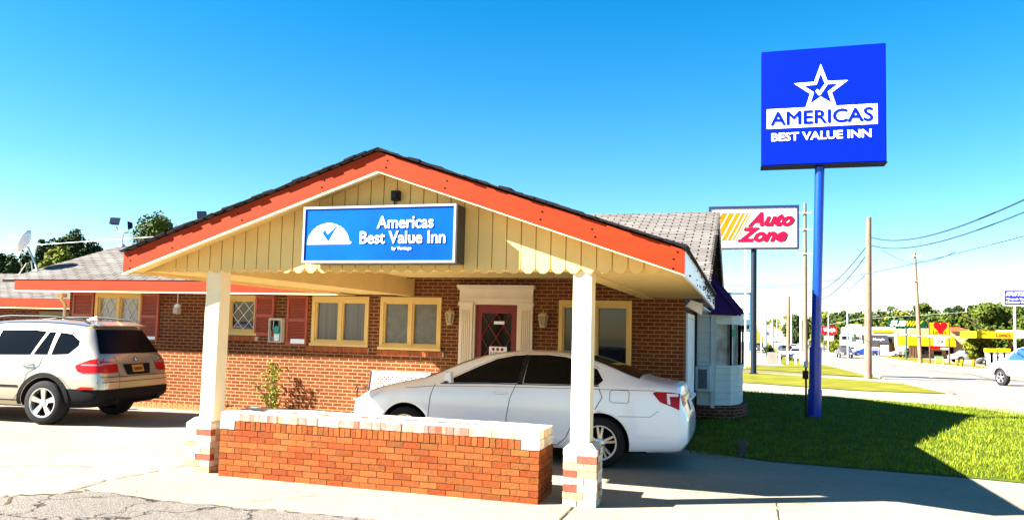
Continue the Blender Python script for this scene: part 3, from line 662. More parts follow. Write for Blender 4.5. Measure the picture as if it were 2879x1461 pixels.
# ================================================================ PLANTER
pl = thing('brick_planter', 'low red brick planter wall with white capped top between the two canopy posts', 'planter', (-3.95, 8.1, 0))
def Q(o): o.matrix_parent_inverse = Matrix.Translation((3.95, -8.1, 0)); return o
PX0, PX1, PY0, PY1 = -5.864, -2.021, 7.827, 8.43
rr = random.Random(21); t = MB(); j = lambda: rr.uniform(-.0025, .0025)
t.box((PX0+.012, PY0+.012, 0), (PX1-.012, PY1-.012, .545), 1); 
def red():
    k = rr.uniform(.74, 1.18); g = rr.uniform(.85, 1.35)
    return (.225*k, .055*k*g, .015*k*g)
bl = (PX1-PX0)/19
for r_ in range(8):
    z0 = r_*.0677+.004; z1 = z0+.0605; o_ = 0 if r_ % 2 == 0 else -.5
    for i in range(20):
        a = max(PX0, PX0+(i+o_)*bl+.0035); b = min(PX1, PX0+(i+1+o_)*bl-.0035)
        if b-a < .02: continue
        d = j(); t.box((a, PY0+d, z0+j()*.5), (b, PY0+.10, z1+j()*.5), 0, red()); t.box((a, PY1-.1, z0), (b, PY1+j(), z1), 0, red())
    for X in ((PX1-.1, PX1), (PX0, PX0+.1)):
        ya = PY0+.103
        while ya < PY1-.105:
            yb = min(PY1-.104, ya+(.2 if (ya > PY0+.11 or r_ % 2) else .1)); t.box((X[0]+j(), ya+.003, z0), (X[1]+j(), yb-.003, z1), 0, red()); ya = yb
# header course with white corner bricks
z0, z1 = .5475, .642
def white():
    k = rr.uniform(.92, 1.05); return (.60*k, .56*k, .48*k)
for X in ((PX0, PX0+.19), (PX1-.19, PX1)): t.box((X[0], PY0-.006, z0), (X[1], PY0+.2, z1), 0, white()); t.box((X[0], PY1-.2, z0), (X[1], PY1+.004, z1), 0, white())
x = PX0+.2; n = 51; hw = (PX1-.2-x)/n
for i in range(n):
    t.box((x+i*hw+.004, PY0+j(), z0+j()), (x+(i+1)*hw-.004, PY0+.19, z1+j()), 0, red()); t.box((x+i*hw+.004, PY1-.19, z0), (x+(i+1)*hw-.004, PY1+j(), z1), 0, red())
y = PY0+.205
while y < PY1-.26: 
    for X in ((PX1-.19, PX1), (PX0, PX0+.19)): t.box((X[0], y, z0), (X[1]+j(), y+.064, z1), 0, tuple(.5*(a+b) for a, b in zip(red(), white())))
    y += .072
t.box((PX0+.02, PY0+.02, .546), (PX1-.02, PY0+.18, .644), 2); t.box((PX0+.02, PY1-.18, .546), (PX1-.02, PY1-.02, .644), 2); t.box((PX0+.02, PY0+.181, .546), (PX0+.18, PY1-.181, .644), 2); t.box((PX1-.18, PY0+.181, .546), (PX1-.02, PY1-.181, .644), 2)
# cap course
n = 15; cw = (PX1-PX0)/n
for i in range(n):
    a, b = PX0+i*cw+.003, PX0+(i+1)*cw-.003; q = rr.random()
    for Y in ((PY0-.004, PY0+.20), (PY1-.20, PY1+.004)):
        if i in (0, n-1) or q < .2: c = [(white(), a, b)]
        else:
            c = []; xx = a; base = (.27, .075, .045) if q < .66 else (.40, .24, .13)
            while xx < b-.001:
                w_ = min(b-xx, rr.uniform(.03, .09)); m_ = rr.uniform(0, .42); W0 = white(); c.append((tuple(p_*(1-m_)+q_*m_ for p_, q_ in zip(base, W0)), xx, xx+w_)); xx += w_
        for cc, xa, xb in c: t.box((xa, Y[0]+j(), .648+j()), (xb, Y[1], .731), 0, cc)
        t.box((a, Y[0]+.010, .7315), (b, Y[1]-.010, .740+j()), 0, white())
for X in ((PX0-.003, PX0+.2), (PX1-.2, PX1+.003)): t.box((X[0], PY0+.2015, .648), (X[1], PY1-.2015, .737), 0, (.45, .32, .19))
Q(t.build('brick_wall', [PBRICK, MORTAR, MORTARW], pl))
t = MB(); t.box((PX0+.2, PY0+.2, .3), (PX1-.2, PY1-.2, .69)); Q(t.build('gravel_fill', mat('white_gravel', (.5, .47, .42), .9, var=.1, scale=40, bump=.8), pl))
# ================================================================ VEHICLES
def eval_mesh(o):
    dg = bpy.context.evaluated_depsgraph_get(); dg.update()
    me = bpy.data.meshes.new_from_object(o.evaluated_get(dg)); return me
def shell(st, ring, sub=2):          # st: stations; ring(s)-> list of (y,z) from bottom centre to top centre
    bm = bmesh.new(); rows = []
    for s_ in st:
        R = ring(s_); half = [bm.verts.new((s_[0], y, z)) for y, z in R]
        other = [bm.verts.new((s_[0], -y, z)) for y, z in R[1:-1]]
        rows.append(half+other[::-1])
    n = len(rows[0])
    for a, b in zip(rows, rows[1:]):
        for i in range(n): bm.faces.new((a[i], a[(i+1) % n], b[(i+1) % n], b[i]))
    bm.faces.new(rows[0][::-1]); bm.faces.new(rows[-1])
    me = bpy.data.meshes.new('tmp'); bmesh.ops.recalc_face_normals(bm, faces=bm.faces); bm.to_mesh(me); bm.free()
    o = bpy.data.objects.new('tmp', me); C.objects.link(o)
    md = o.modifiers.new('s', 'SUBSURF'); md.levels = md.render_levels = sub
    m2 = eval_mesh(o); bpy.data.objects.remove(o); return m2
def car_shell(st, arches, ra, paint, lower=None, lz=None, archw=.26):
    def ring(s_):
        x, zb, zB, zT, w0, w1, wr = s_          # x, bottom, belt, top, body half width, belt half width, roof half width
        h = zB-zb
        return [(0, zb), (w0*.6, zb), (w0*.93, zb+.02), (w0*.995, zb+h*.16), (w0, zb+h*.45), (w1+(w0-w1)*.5, zb+h*.78), (w1, zB), (wr+.02, zT-.075 if zT-zB > .16 else zB+(zT-zB)*.5), (wr*.86, zT-.012), (wr*.45, zT), (0, zT+.004)]
    me = shell(st, ring)
    bvh = BVHTree.FromPolygons([v.co.copy() for v in me.vertices], [tuple(p.vertices) for p in me.polygons])
    body = bpy.data.objects.new('body', me); me.materials.append(paint); me.materials.append(CLAD)
    C.objects.link(body)
    # wheel arches are cut out
    cut = MB(); yw = max(v.co.y for v in me.vertices)
    for ax, az in arches:
        for sg in (1, -1):
            M_ = Matrix.Translation((ax, sg*(yw-archw), az)) @ Matrix.Rotation(-sg*pi/2, 4, 'X')
            prof = [(0, 0), (ra, 0), (ra, .6), (0, .6)]
            cut.lathe(prof, 40, M_)
    co = cut.build('cut', [CLAD]); 
    bm = bmesh.new(); bm.from_mesh(co.data); bmesh.ops.remove_doubles(bm, verts=bm.verts, dist=1e-5); bmesh.ops.recalc_face_normals(bm, faces=bm.faces); bm.to_mesh(co.data); bm.free()
    md = body.modifiers.new('b', 'BOOLEAN'); md.object = co; md.operation = 'DIFFERENCE'; md.solver = 'EXACT'; md.material_mode = 'TRANSFER'
    m2 = eval_mesh(body); body.modifiers.clear(); body.data = m2; bpy.data.objects.remove(co)
    bm = bmesh.new(); bm.from_mesh(m2)
    if lz:
        bmesh.ops.bisect_plane(bm, geom=bm.verts[:]+bm.edges[:]+bm.faces[:], plane_co=(0, 0, lz), plane_no=(0, 0, 1))
        if lower is not None: bmesh.ops.bisect_plane(bm, geom=bm.verts[:]+bm.edges[:]+bm.faces[:], plane_co=(lower, 0, 0), plane_no=(1, 0, 0))
    for f in bm.faces:
        c = f.calc_center_median(); f.smooth = True
        if lz and c.z < lz and (lower is None or c.x > lower): f.material_index = 1
        if c.z < .24: f.material_index = 1
    bm.to_mesh(m2); bm.free()
    i0 = 0
    for p in m2.polygons:
        if len(p.vertices) > 8: p.use_smooth = False
    return body, bvh
def decal(name, polys, axis, sgn, bvh, m, parent, off=.004, cut=.06, span=3.):
    # polys: 2d polygons; axis 'y': (x,z) projected along y; 'x': (y,z) along x; 'z': (x,y) along z
    out = MB()
    for poly in polys:
        bm = bmesh.new(); bm.faces.new([bm.verts.new((a, b, 0)) for a, b in poly])
        lo = [min(p[i] for p in poly) for i in (0, 1)]; hi = [max(p[i] for p in poly) for i in (0, 1)]
        for i, nrm in ((0, (1, 0, 0)), (1, (0, 1, 0))):
            k = lo[i]+cut
            while k < hi[i]-.005:
                co_ = [0, 0, 0]; co_[i] = k; bmesh.ops.bisect_plane(bm, geom=bm.verts[:]+bm.edges[:]+bm.faces[:], plane_co=co_, plane_no=nrm); k += cut
        bmesh.ops.triangulate(bm, faces=bm.faces[:]); bm.verts.index_update()
        vs = []; ok = []
        for v in bm.verts:
            a, b = v.co.x, v.co.y
            if axis == 'y': o_ = Vector((a, sgn*span, b)); d_ = Vector((0, -sgn, 0))
            elif axis == 'x': o_ = Vector((span*2*sgn+2.4, a, b)); d_ = Vector((-sgn, 0, 0))
            else: o_ = Vector((a, b, span)); d_ = Vector((0, 0, -1))
            hit, nn, _, _ = bvh.ray_cast(o_, d_)
            if hit is None: ok.append(False); vs.append(o_)
            else:
                if nn.dot(d_) > 0: nn = -nn
                ok.append(True); vs.append(hit+nn*off)
        fs = [[v.index for v in f.verts] for f in bm.faces if all(ok[v.index] for v in f.verts)]
        out.add(vs, fs, 0, (1, 1, 1), True); bm.free()
    return out.build(name, m, parent, recalc=False)
def strip(pts, w_):                   # thin line as polygons
    out = []
    for (a, b) in zip(pts, pts[1:]):
        a = Vector(a); b = Vector(b); t = (b-a).normalized(); n = Vector((-t.y, t.x))*w_/2
        out.append([tuple(a-n), tuple(b-n), tuple(b+n), tuple(a+n)])
    return out
def wheel(parent, x, y, side, R_, rr_, wd, spokes, sw, dual=False):
    w_ = bpy.data.objects.new('wheel', None); C.objects.link(w_); w_.parent = parent; w_.location = (x, y, R_); w_.rotation_euler = (0, 0, 0 if side < 0 else pi)
    # local: outer face towards -Y
    M_ = Matrix.Rotation(pi/2, 4, 'X')
    h = wd/2
    t = MB(); t.lathe([(rr_, -h), (rr_+.02, -h), (R_-.03, -h+.008), (R_-.008, -h+.03), (R_, 0), (R_-.008, h-.03), (R_-.03, h-.008), (rr_+.02, h), (rr_, h)], 40, M_)
    t.build('tyre', RUBBER, w_)
    t = MB(); t.lathe([(rr_+.004, h+.002), (rr_-.012, h+.004), (rr_-.02, h-.02), (rr_-.03, -h+.03)], 40, M_)
    for i in range(spokes):
        a0 = 2*pi*i/spokes+.3
        for da in ((-.17, .17) if dual else (0,)):
            a = a0+da; ca, sa = cos(a), sin(a); n = Vector((-sa, 0, ca)); d = Vector((ca, 0, sa))
            r0_, r1_ = .045, rr_-.012; y0 = -h+.012; y1 = -h+.004
            p = [d*r0_-n*sw*.55+Vector((0, y0+.01, 0)), d*r1_-n*sw*(.5 if dual else .95)+Vector((0, y1, 0)), d*r1_+n*sw*(.5 if dual else .95)+Vector((0, y1, 0)), d*r0_+n*sw*.55+Vector((0, y0+.01, 0))]
            t.prism(p, (0, .03, 0))
    t.lathe([(0, h-.012), (.05, h-.012), (.07, h-.03), (.075, h-.06)], 24, M_)
    t.build('rim', SILVER, w_)
    t = MB(); t.lathe([(0, -.0), (rr_-.02, -.0), (rr_-.02, -.02)], 32, M_ @ Matrix.Translation((0, 0, h-.09)))
    for i in range(5):
        a = 2*pi*i/5+.6; t.lathe([(0, .006), (.011, .006), (.011, 0)], 8, M_ @ Matrix.Translation((.052*cos(a), .052*sin(a), h-.024)))
    t.build('brake_disc', CLAD, w_)
    return w_
PANEL_LINE = mat('panel_line', (.02, .02, .025), .8)
# ---- white sedan (x from nose to tail, near side is -y)
car = thing('parked_sedan', 'shiny white four door sedan parked under the canopy behind the brick planter', 'car', (-5.57, 11.085, 0))
ST = [(0.0, .30, .58, .66, .52, .50, .42), (.06, .22, .66, .75, .72, .70, .55), (.22, .18, .76, .85, .84, .82, .66), (.55, .17, .86, .95, .895, .87, .72), (.95, .17, .925, 1.03, .91, .885, .75), (1.25, .17, .955, 1.11, .912, .89, .71),
      (1.6, .17, .98, 1.28, .912, .885, .64), (2.0, .17, 1.0, 1.425, .912, .88, .585), (2.45, .17, 1.02, 1.485, .912, .88, .575), (3.0, .17, 1.035, 1.505, .912, .88, .57), (3.45, .17, 1.045, 1.45, .912, .875, .565), (3.85, .17, 1.055, 1.335, .91, .865, .58), (4.18, .18, 1.06, 1.20, .905, .855, .64),
      (4.40, .20, 1.06, 1.145, .895, .84, .70), (4.66, .22, 1.035, 1.115, .87, .82, .70), (4.755, .24, 1.0, 1.095, .855, .80, .68), (4.775, .25, .97, 1.05, .85, .795, .66), (4.80, .28, .84, .92, .835, .78, .62), (4.86, .34, .68, .74, .79, .75, .62), (4.885, .42, .62, .66, .70, .66, .5)]
AR = [(.975, .335), (3.75, .335)]
body, bv = car_shell(ST, AR, .385, CARWHITE); body.parent = car
for sg in (-1, 1):
    decal('side_window', [[(1.50, 1.01), (1.72, 1.115), (1.98, 1.245), (2.24, 1.36), (2.48, 1.412), (2.63, 1.425), (2.60, 1.05), (2.1, 1.035)], [(2.68, 1.05), (2.70, 1.428), (2.95, 1.435), (3.2, 1.415), (3.44, 1.36), (3.66, 1.265), (3.76, 1.13), (3.70, 1.07)]], 'y', sg, bv, DGLASS, car, .006)
    decal('window_trim', strip([(1.48, 1.0), (2.2, 1.03), (3.0, 1.045), (3.72, 1.06)], .012)+strip([(2.635, 1.04), (2.665, 1.43)], .07), 'y', sg, bv, BLACK, car, .0045)
    decal('chrome_trim', strip([(1.47, 1.005), (1.72, 1.135), (1.98, 1.265), (2.24, 1.38), (2.5, 1.435), (2.72, 1.448), (3.0, 1.452), (3.25, 1.428), (3.48, 1.37), (3.68, 1.275)], .008), 'y', sg, bv, CHROME, car, .008)
    decal('panel_line', strip([(1.40, .99), (1.35, .82), (1.33, .55), (1.36, .26)], .009)+strip([(2.58, 1.03), (2.51, .85), (2.47, .6), (2.47, .26), (2.5, .24)], .009)+strip([(3.72, 1.03), (3.77, .92), (3.68, .76)], .009)+strip([(3.40, .60), (3.30, .38), (3.18, .27), (1.36, .245)], .009)
          +strip([(.95, .92), (1.4, .965), (2.5, 1.0), (3.4, 1.015), (4.45, 1.03)], .005)+strip([(.40, .72), (.60, .60)], .007)+strip([(3.98, .685), (4.40, .70), (4.50, .78)], .005)  # long shoulder strip is a body crease, its shade drawn as dark colour
          +strip([(3.87, 1.0), (3.90, 1.02), (4.09, 1.02), (4.12, 1.0), (4.12, .88), (4.09, .86), (3.90, .86), (3.87, .88), (3.87, 1.0)], .006), 'y', sg, bv, PANEL_LINE, car, .004)
    decal('headlight', [[(.16, .715), (.30, .79), (.62, .885), (.56, .83), (.42, .735), (.24, .66)]], 'y', sg, bv, CLEARLENS, car, .008)
    decal('tail_light', [[(4.42, 1.0), (4.46, 1.02), (4.66, 1.015), (4.76, 1.0), (4.76, .80), (4.64, .85), (4.52, .89)]], 'y', sg, bv, REDLENS, car, .008)
    decal('reversing_light', [[(4.60, 1.0), (4.74, .995), (4.74, .965), (4.635, .965), (4.65, .865), (4.61, .875)]], 'y', sg, bv, CLEARLENS, car, .012)
    # mirror, handles
    t = MB(); y = sg*.93
    t.add([Vector((1.60+a, y+sg*b, 1.04+c)) for a, b, c in ((0, 0, 0), (.11, 0, 0), (.12, .13, .02), (.02, .14, .02), (-.0, 0, .13), (.10, 0, .14), (.10, .13, .14), (.02, .14, .12))], [(0, 1, 2, 3), (4, 5, 6, 7), (0, 1, 5, 4), (1, 2, 6, 5), (2, 3, 7, 6), (3, 0, 4, 7)])
    t.box((1.62, min(y, y-sg*.09), 1.02), (1.68, max(y, y-sg*.09), 1.04))
    t.build('wing_mirror', CARWHITE, car, bevel=.02)
    for hx in (2.39, 3.50):
        t = MB(); q = bv.ray_cast(Vector((hx, sg*3, .91)), Vector((0, -sg, 0)))[0].y
        t.tube([(hx-.10, q, .91), (hx-.085, q+sg*.03, .913), (hx+.06, q+sg*.03, .916), (hx+.08, q, .916)], .014, 8); t.build('door_handle', CARWHITE, car)
for x in (.975, 3.75):
    for sg in (-1, 1): wheel(car, x, sg*.80, sg, .333, .222, .21, 5, .028, True)
decal('windscreen', [[(1.15, -.64), (1.15, .64), (1.95, .52), (1.95, -.52)]], 'z', 1, bv, DGLASS, car, .006)
decal('rear_window', [[(3.50, -.47), (3.50, .47), (4.22, .60), (4.22, -.60)]], 'z', 1, bv, DGLASS, car, .008)
decal('number_plate', [[(-.16, .74), (.16, .74), (.16, .88), (-.16, .88)]], 'x', 1, bv, mat('plate', (.5, .5, .5), .5), car, .012)
decal('boot_trim', [[(-.40, .925), (.40, .925), (.40, .955), (-.40, .955)]], 'x', 1, bv, CHROME, car, .014)
decal('tail_light', [[(.52, .86), (.74, .84), (.76, .98), (.50, .98)]], 'x', 1, bv, REDLENS, car, .008); decal('tail_light', [[(-.52, .86), (-.74, .84), (-.76, .98), (-.50, .98)]], 'x', 1, bv, REDLENS, car, .008)
decal('grille', [[(-.45, .46), (.45, .46), (.40, .34), (-.40, .34)]], 'x', -1, bv, BLACK, car, .006)
# ---- champagne sport utility
suv = thing('parked_suv', 'champagne silver luxury SUV with black rear glass and red tail lights, parked at left', 'suv', (-15.096, 10.849, 0), .105)
ST = [(0, .34, .70, .84, .60, .56, .45), (.10, .28, .86, .97, .80, .76, .6), (.35, .26, .98, 1.08, .90, .86, .7), (.8, .26, 1.03, 1.14, .94, .90, .74), (1.3, .26, 1.06, 1.20, .955, .91, .72), (1.55, .26, 1.07, 1.32, .958, .90, .68), (2.05, .26, 1.09, 1.64, .96, .90, .64), (2.5, .26, 1.10, 1.74, .96, .90, .66), (3.2, .26, 1.12, 1.765, .96, .90, .665),
      (3.8, .26, 1.14, 1.755, .96, .895, .66), (4.25, .27, 1.155, 1.715, .955, .885, .655), (4.42, .28, 1.16, 1.68, .95, .875, .65), (4.52, .29, 1.16, 1.52, .945, .87, .68), (4.66, .31, 1.15, 1.26, .935, .86, .78), (4.74, .34, 1.09, 1.17, .92, .85, .78), (4.80, .38, .95, 1.05, .90, .83, .74), (4.86, .42, .78, .86, .85, .80, .70), (4.88, .46, .72, .78, .76, .72, .6)]
AR = [(.86, .37), (3.79, .37)]
body, bv = car_shell(ST, AR, .425, CARGOLD, 4.16, .62); body.parent = suv
for sg in (-1, 1):
    decal('side_window', [[(1.75, 1.13), (2.1, 1.36), (2.45, 1.52), (2.62, 1.55), (2.62, 1.14)], [(2.70, 1.14), (2.70, 1.56), (3.30, 1.575), (3.60, 1.56), (3.43, 1.16)], [(3.50, 1.165), (3.66, 1.545), (3.78, 1.545), (3.76, 1.17)], [(3.84, 1.17), (3.87, 1.545), (4.10, 1.52), (4.28, 1.41), (4.29, 1.33), (4.15, 1.19)]], 'y', sg, bv, DGLASS, suv, .006)
    decal('panel_line', strip([(1.55, 1.1), (1.45, .8), (1.45, .36)], .009)+strip([(2.66, 1.12), (2.64, .7), (2.66, .36)], .009)+strip([(3.70, 1.16), (3.66, .98), (3.45, .85), (3.38, .6), (3.2, .38)], .008)+strip([(4.30, .62), (4.10, .80), (3.86, .80)], .006)+strip([(1.45, .40), (3.3, .40)], .02), 'y', sg, bv, PANEL_LINE, suv, .004)
    decal('side_strip', strip([(1.6, .63), (3.3, .63)], .04), 'y', sg, bv, CLAD, suv, .01)
    # arch flares
    for ax, az in AR:
        out = []
        for i in range(22):
            a0, a1 = pi*(-.02+1.04*i/22), pi*(-.02+1.04*(i+1)/22)
            out.append([(ax+.427*cos(a0), az+.427*sin(a0)), (ax+.50*cos(a0), az+.50*sin(a0)), (ax+.50*cos(a1), az+.50*sin(a1)), (ax+.427*cos(a1), az+.427*sin(a1))])
        decal('arch_flare', out, 'y', sg, bv, CLAD, suv, .014)
    decal('tail_light', [[(4.34, .99), (4.38, 1.02), (4.58, 1.10), (4.74, 1.13), (4.80, .96), (4.80, .89), (4.5, .88), (4.40, .91)]], 'y', sg, bv, REDLENS, suv, .008)
    decal('tail_light_band', [[(4.44, 1.005), (4.46, 1.03), (4.77, 1.035), (4.78, 1.005)]], 'y', sg, bv, mat('pale_red_lens', (.35, .15, .15), .15), suv, .012)
    decal('tail_light', [[(sg*.52, .89), (sg*.84, .88), (sg*.84, 1.09), (sg*.50, 1.05)]] if sg > 0 else [[(-.84, .88), (-.52, .89), (-.50, 1.05), (-.84, 1.09)]], 'x', 1, bv, REDLENS, suv, .008)
    decal('tail_light_band', [[(sg*.50, 1.03), (sg*.82, 1.02), (sg*.82, 1.05), (sg*.48, 1.06)]] if sg > 0 else [[(-.82, 1.02), (-.50, 1.03), (-.48, 1.06), (-.82, 1.05)]], 'x', 1, bv, MATS['pale_red_lens'], suv, .012)
    decal('headlight', [[(.12, .72), (.2, .92), (.62, 1.0), (.5, .86)]], 'y', sg, bv, CLEARLENS, suv, .008)
    decal('bumper_reflector', [[(4.42, .62), (4.7, .62), (4.74, .655), (4.5, .66)]], 'y', sg, bv, REDLENS, suv, .02)
    for hx in (2.45, 3.46):
        q = bv.ray_cast(Vector((hx, sg*3, .99)), Vector((0, -sg, 0)))[0].y
        t = MB(); t.tube([(hx-.12, q, .985), (hx-.10, q+sg*.035, .99), (hx+.06, q+sg*.035, .995), (hx+.09, q, .995)], .014, 8); t.build('door_handle', CARGOLD, suv)
    t = MB(); pts = [(2.0, sg*.66, 1.63), (2.15, sg*.665, 1.735), (2.8, sg*.67, 1.805), (3.6, sg*.67, 1.81), (4.2, sg*.655, 1.77), (4.36, sg*.65, 1.705)]; t.tube(pts, .018, 8)
    t.build('roof_rail', BLACK, suv)
    t = MB(); t.tube([(4.70, sg*.55, .42), (4.885, sg*.55, .42)], .055, 14); t.build('exhaust', CLAD, suv)
    t = MB(); y = sg*.96; t.box((1.82, min(y, y+sg*.2), 1.12), (1.95, max(y, y+sg*.2), 1.28)); t.build('wing_mirror', CARGOLD, suv, bevel=.04)
for x in (.86, 3.79):
    for sg in (-1, 1): wheel(suv, x, sg*.83, sg, .372, .242, .25, 5, .052)
decal('rear_window', [[(-.77, 1.20), (.77, 1.20), (.60, 1.60), (-.60, 1.60)]], 'x', 1, bv, mat('tinted_rear', (.003, .003, .004), .3, var=0, spec=.05), suv, .008)
decal('windscreen', [[(1.42, -.66), (1.42, .66), (2.05, .55), (2.05, -.55)]], 'z', 1, bv, DGLASS, suv, .006)
decal('panel_line', strip([(-.86, .82), (.86, .82)], .01)+strip([(-.50, .62), (-.5, 1.15)], .008)+strip([(-.9, .735), (.9, .735)], .012), 'x', 1, bv, PANEL_LINE, suv, .005)
decal('plate_recess', [[(-.30, .84), (.30, .84), (.36, 1.02), (-.36, 1.02)]], 'x', 1, bv, CLAD, suv, .006)
pn = decal('number_plate', [[(-.15, .88), (.15, .88), (.15, 1.00), (-.15, 1.00)]], 'x', 1, bv, mat('orange_plate', (.40, .17, .02), .5), suv, .014)
px_ = bv.ray_cast(Vector((9, 0, .94)), Vector((-1, 0, 0)))[0].x
text('SARKAR', 'plate_lettering', BLACK, suv, (px_+.024, 0, .938), height=.055, width=.22, rot=(pi/2, 0, pi/2), ext=.001, bold=.01)
t = MB(); px2 = bv.ray_cast(Vector((9, 0, 1.10)), Vector((-1, 0, 0)))[0].x
MX = Matrix.Translation((px2+.002, 0, 1.10)) @ Matrix.Rotation(pi/2, 4, 'Y')
t.lathe([(.028, .012), (.040, .014), (.043, 0)], 24, MX); 
for i, (a, b) in enumerate(((0, pi/2), (pi/2, pi), (pi, 1.5*pi), (1.5*pi, 2*pi))):
    vs = [MX @ Vector((0, 0, .012))]+[MX @ Vector((.029*cos(a+(b-a)*k/6), .029*sin(a+(b-a)*k/6), .012)) for k in range(7)]
    t.add(vs, [tuple(range(8))], 1+i % 2)
t.build('badge', [BLACK, FWHITE, SIGNBLUE], suv)
t = MB(); t.add([(3.75, 0, 1.765), (3.98, 0, 1.755), (3.96, 0, 1.84), (3.88, .035, 1.765), (3.88, -.035, 1.765)], [(0, 3, 2), (3, 1, 2), (1, 4, 2), (4, 0, 2)]); t.build('roof_fin', FWHITE, suv)
t = MB(); t.prism([(4.26, -.62, 1.725), (4.50, -.60, 1.66), (4.50, .60, 1.66), (4.26, .62, 1.725)], (0, 0, .018)); t.build('roof_spoiler', CARGOLD, suv, bevel=.006)

# ================================================================ THINGS ALONG THE FACADE
def lantern(loc, label):
    g = thing('wall_lantern', label, 'lantern', loc, 0, 'lanterns beside the front door'); m = mat('lantern_paint', (.55, .42, .24), .5)
    t = MB(); t.box((-.04, -.01, -.05), (.04, -.001, .12)); t.tube([(0, -.01, .10), (0, -.09, .13), (0, -.12, .10)], .01, 6); t.build('bracket', m, g)
    t = MB(); M_ = Matrix.Translation((0, -.12, 0))
    t.lathe([(0, -.15), (.05, -.15), (.058, -.135), (.058, -.125)], 6, M_); t.lathe([(.10, .055), (.098, .07), (.03, .12), (.012, .13), (.012, .15), (0, .16)], 6, M_)
    for i in range(6):
        a = i*pi/3; t.tube([(.054*cos(a), -.12+.054*sin(a), -.13), (.09*cos(a), -.12+.09*sin(a), .058)], .008, 4)
    t.build('cage', m, g)
    t = MB(); t.lathe([(.047, -.125), (.083, .055)], 6, M_); t.build('glass', mat('lantern_glass', (.30, .22, .12), .2), g)
lantern((-5.28, FY-.001, 1.99), 'cream six sided wall lantern left of the red front door'); lantern((-3.485, FY-.001, 1.98), 'cream six sided wall lantern right of the red front door')
g = thing('hanging_lamp', 'small dark porch lamp with pale shade hanging under the eave at left', 'lamp', (-11.31, 13.5, 2.37), 0)
t = MB(); t.tube([(0, 0, 0), (0, 0, -.22)], .008, 6); t.lathe([(.0, -.22), (.05, -.24), (.06, -.27), (.06, -.30)], 12); t.build('stem', FWHITE, g)
t = MB(); t.prism([(-.07, -.05, -.30), (.03, -.05, -.27), (.05, -.05, -.33), (.05, -.05, -.44), (-.06, -.05, -.43)], (0, .1, 0)); t.build('shade', mat('lamp_shade', (.45, .38, .32), .5), g)
g = thing('wall_phone_box', 'narrow beige wall box with teal handset on the brick between two shutters', 'phone', (-9.0, FY-.001, 1.41))
t = MB(); t.box((-.15, -.13, 0), (-.13, -.001, .48)); t.box((.13, -.13, 0), (.15, -.001, .48)); t.box((-.13, -.13, .44), (.13, -.001, .48)); t.box((-.13, -.13, 0), (.13, -.001, .02)); t.box((-.13, -.02, .02), (.13, -.001, .44)); t.build('housing', mat('box_beige', (.5, .44, .35), .5), g)
t = MB(); t.box((-.12, -.08, .24), (-.0, -.021, .43)); t.build('keypad', CLAD, g)
t = MB(); t.prism([(-.04, -.11, .18), (.06, -.11, .16), (.08, -.11, .30), (.02, -.11, .34), (-.05, -.11, .28)], (0, .05, 0)); t.build('handset', mat('teal_plastic', (.02, .30, .20), .4), g)
t = MB(); t.box((-.03, -.10, .03), (.08, -.05, .18)); t.build('notice', FWHITE, g)
t = MB(); t.tube([(-.06, -.09, .44), (-.06, -.10, .26)], .009, 6); t.build('cord', STEEL, g)
# bench
g = thing('garden_bench', 'brown iron bench with white lattice back standing against the brick wall', 'bench', (-6.25, 13.3, 0))
for sg in (-1, 1):
    t = MB(); x = sg*.62
    t.tube([(x, .22, .0), (x, .18, .42), (x, .24, .62), (x, .30, .93)], .018, 6); t.tube([(x, -.25, 0), (x, -.22, .25), (x, -.20, .42), (x, -.24, .52), (x, -.20, .64), (x, -.26, .66), (x, -.30, .62)], .016, 6)
    t.tube([(x, -.20, .64), (x, -.05, .60), (x, .10, .64), (x, .20, .60)], .016, 6); t.tube([(x, -.22, .41), (x, .19, .41)], .016, 6); t.tube([(x, .10, .62), (x, .14, .50), (x, .2, .44)], .012, 6)
    t.build('iron_end', IRON, g)
t = MB()
for i in range(6): t.box((-.68, -.26+i*.075, .425), (.68, -.205+i*.075, .445))
t.build('seat', FWHITE, g)
M_ = Matrix.Translation((0, .22, .50)) @ Matrix.Rotation(-.2, 4, 'X')
t = MB()
def bx(x0, z0, x1, z1):
    p = [M_ @ Vector(q) for q in ((x0, 0, z0), (x1, 0, z0), (x1, 0, z1), (x0, 0, z1))]; t.prism(p, M_.to_3x3() @ Vector((0, .022, 0)))
bx(-.61, .36, .61, .44); bx(-.61, 0, .61, .05); bx(-.61, .05, -.56, .36); bx(.56, .05, .61, .36)
for i in range(-3, 16):
    for sg in (1, -1):
        x0_ = -.56+i*.08; x1_ = x0_+sg*.31; z0_, z1_ = .05, .36
        lo, hi = -.56, .56
        f = lambda x: z0_+(x-x0_)/(x1_-x0_)*(z1_-z0_)
        zs = sorted([f(lo), f(hi)]); a, b = max(z0_, zs[0]), min(z1_, zs[1])
        if b-a > .03:
            X = lambda z: x0_+(z-z0_)/(z1_-z0_)*(x1_-x0_)
            t.tube([M_ @ Vector((X(a), .01+.006*sg, a)), M_ @ Vector((X(b), .01+.006*sg, b))], .012, 4)
t.build('lattice_back', FWHITE, g)
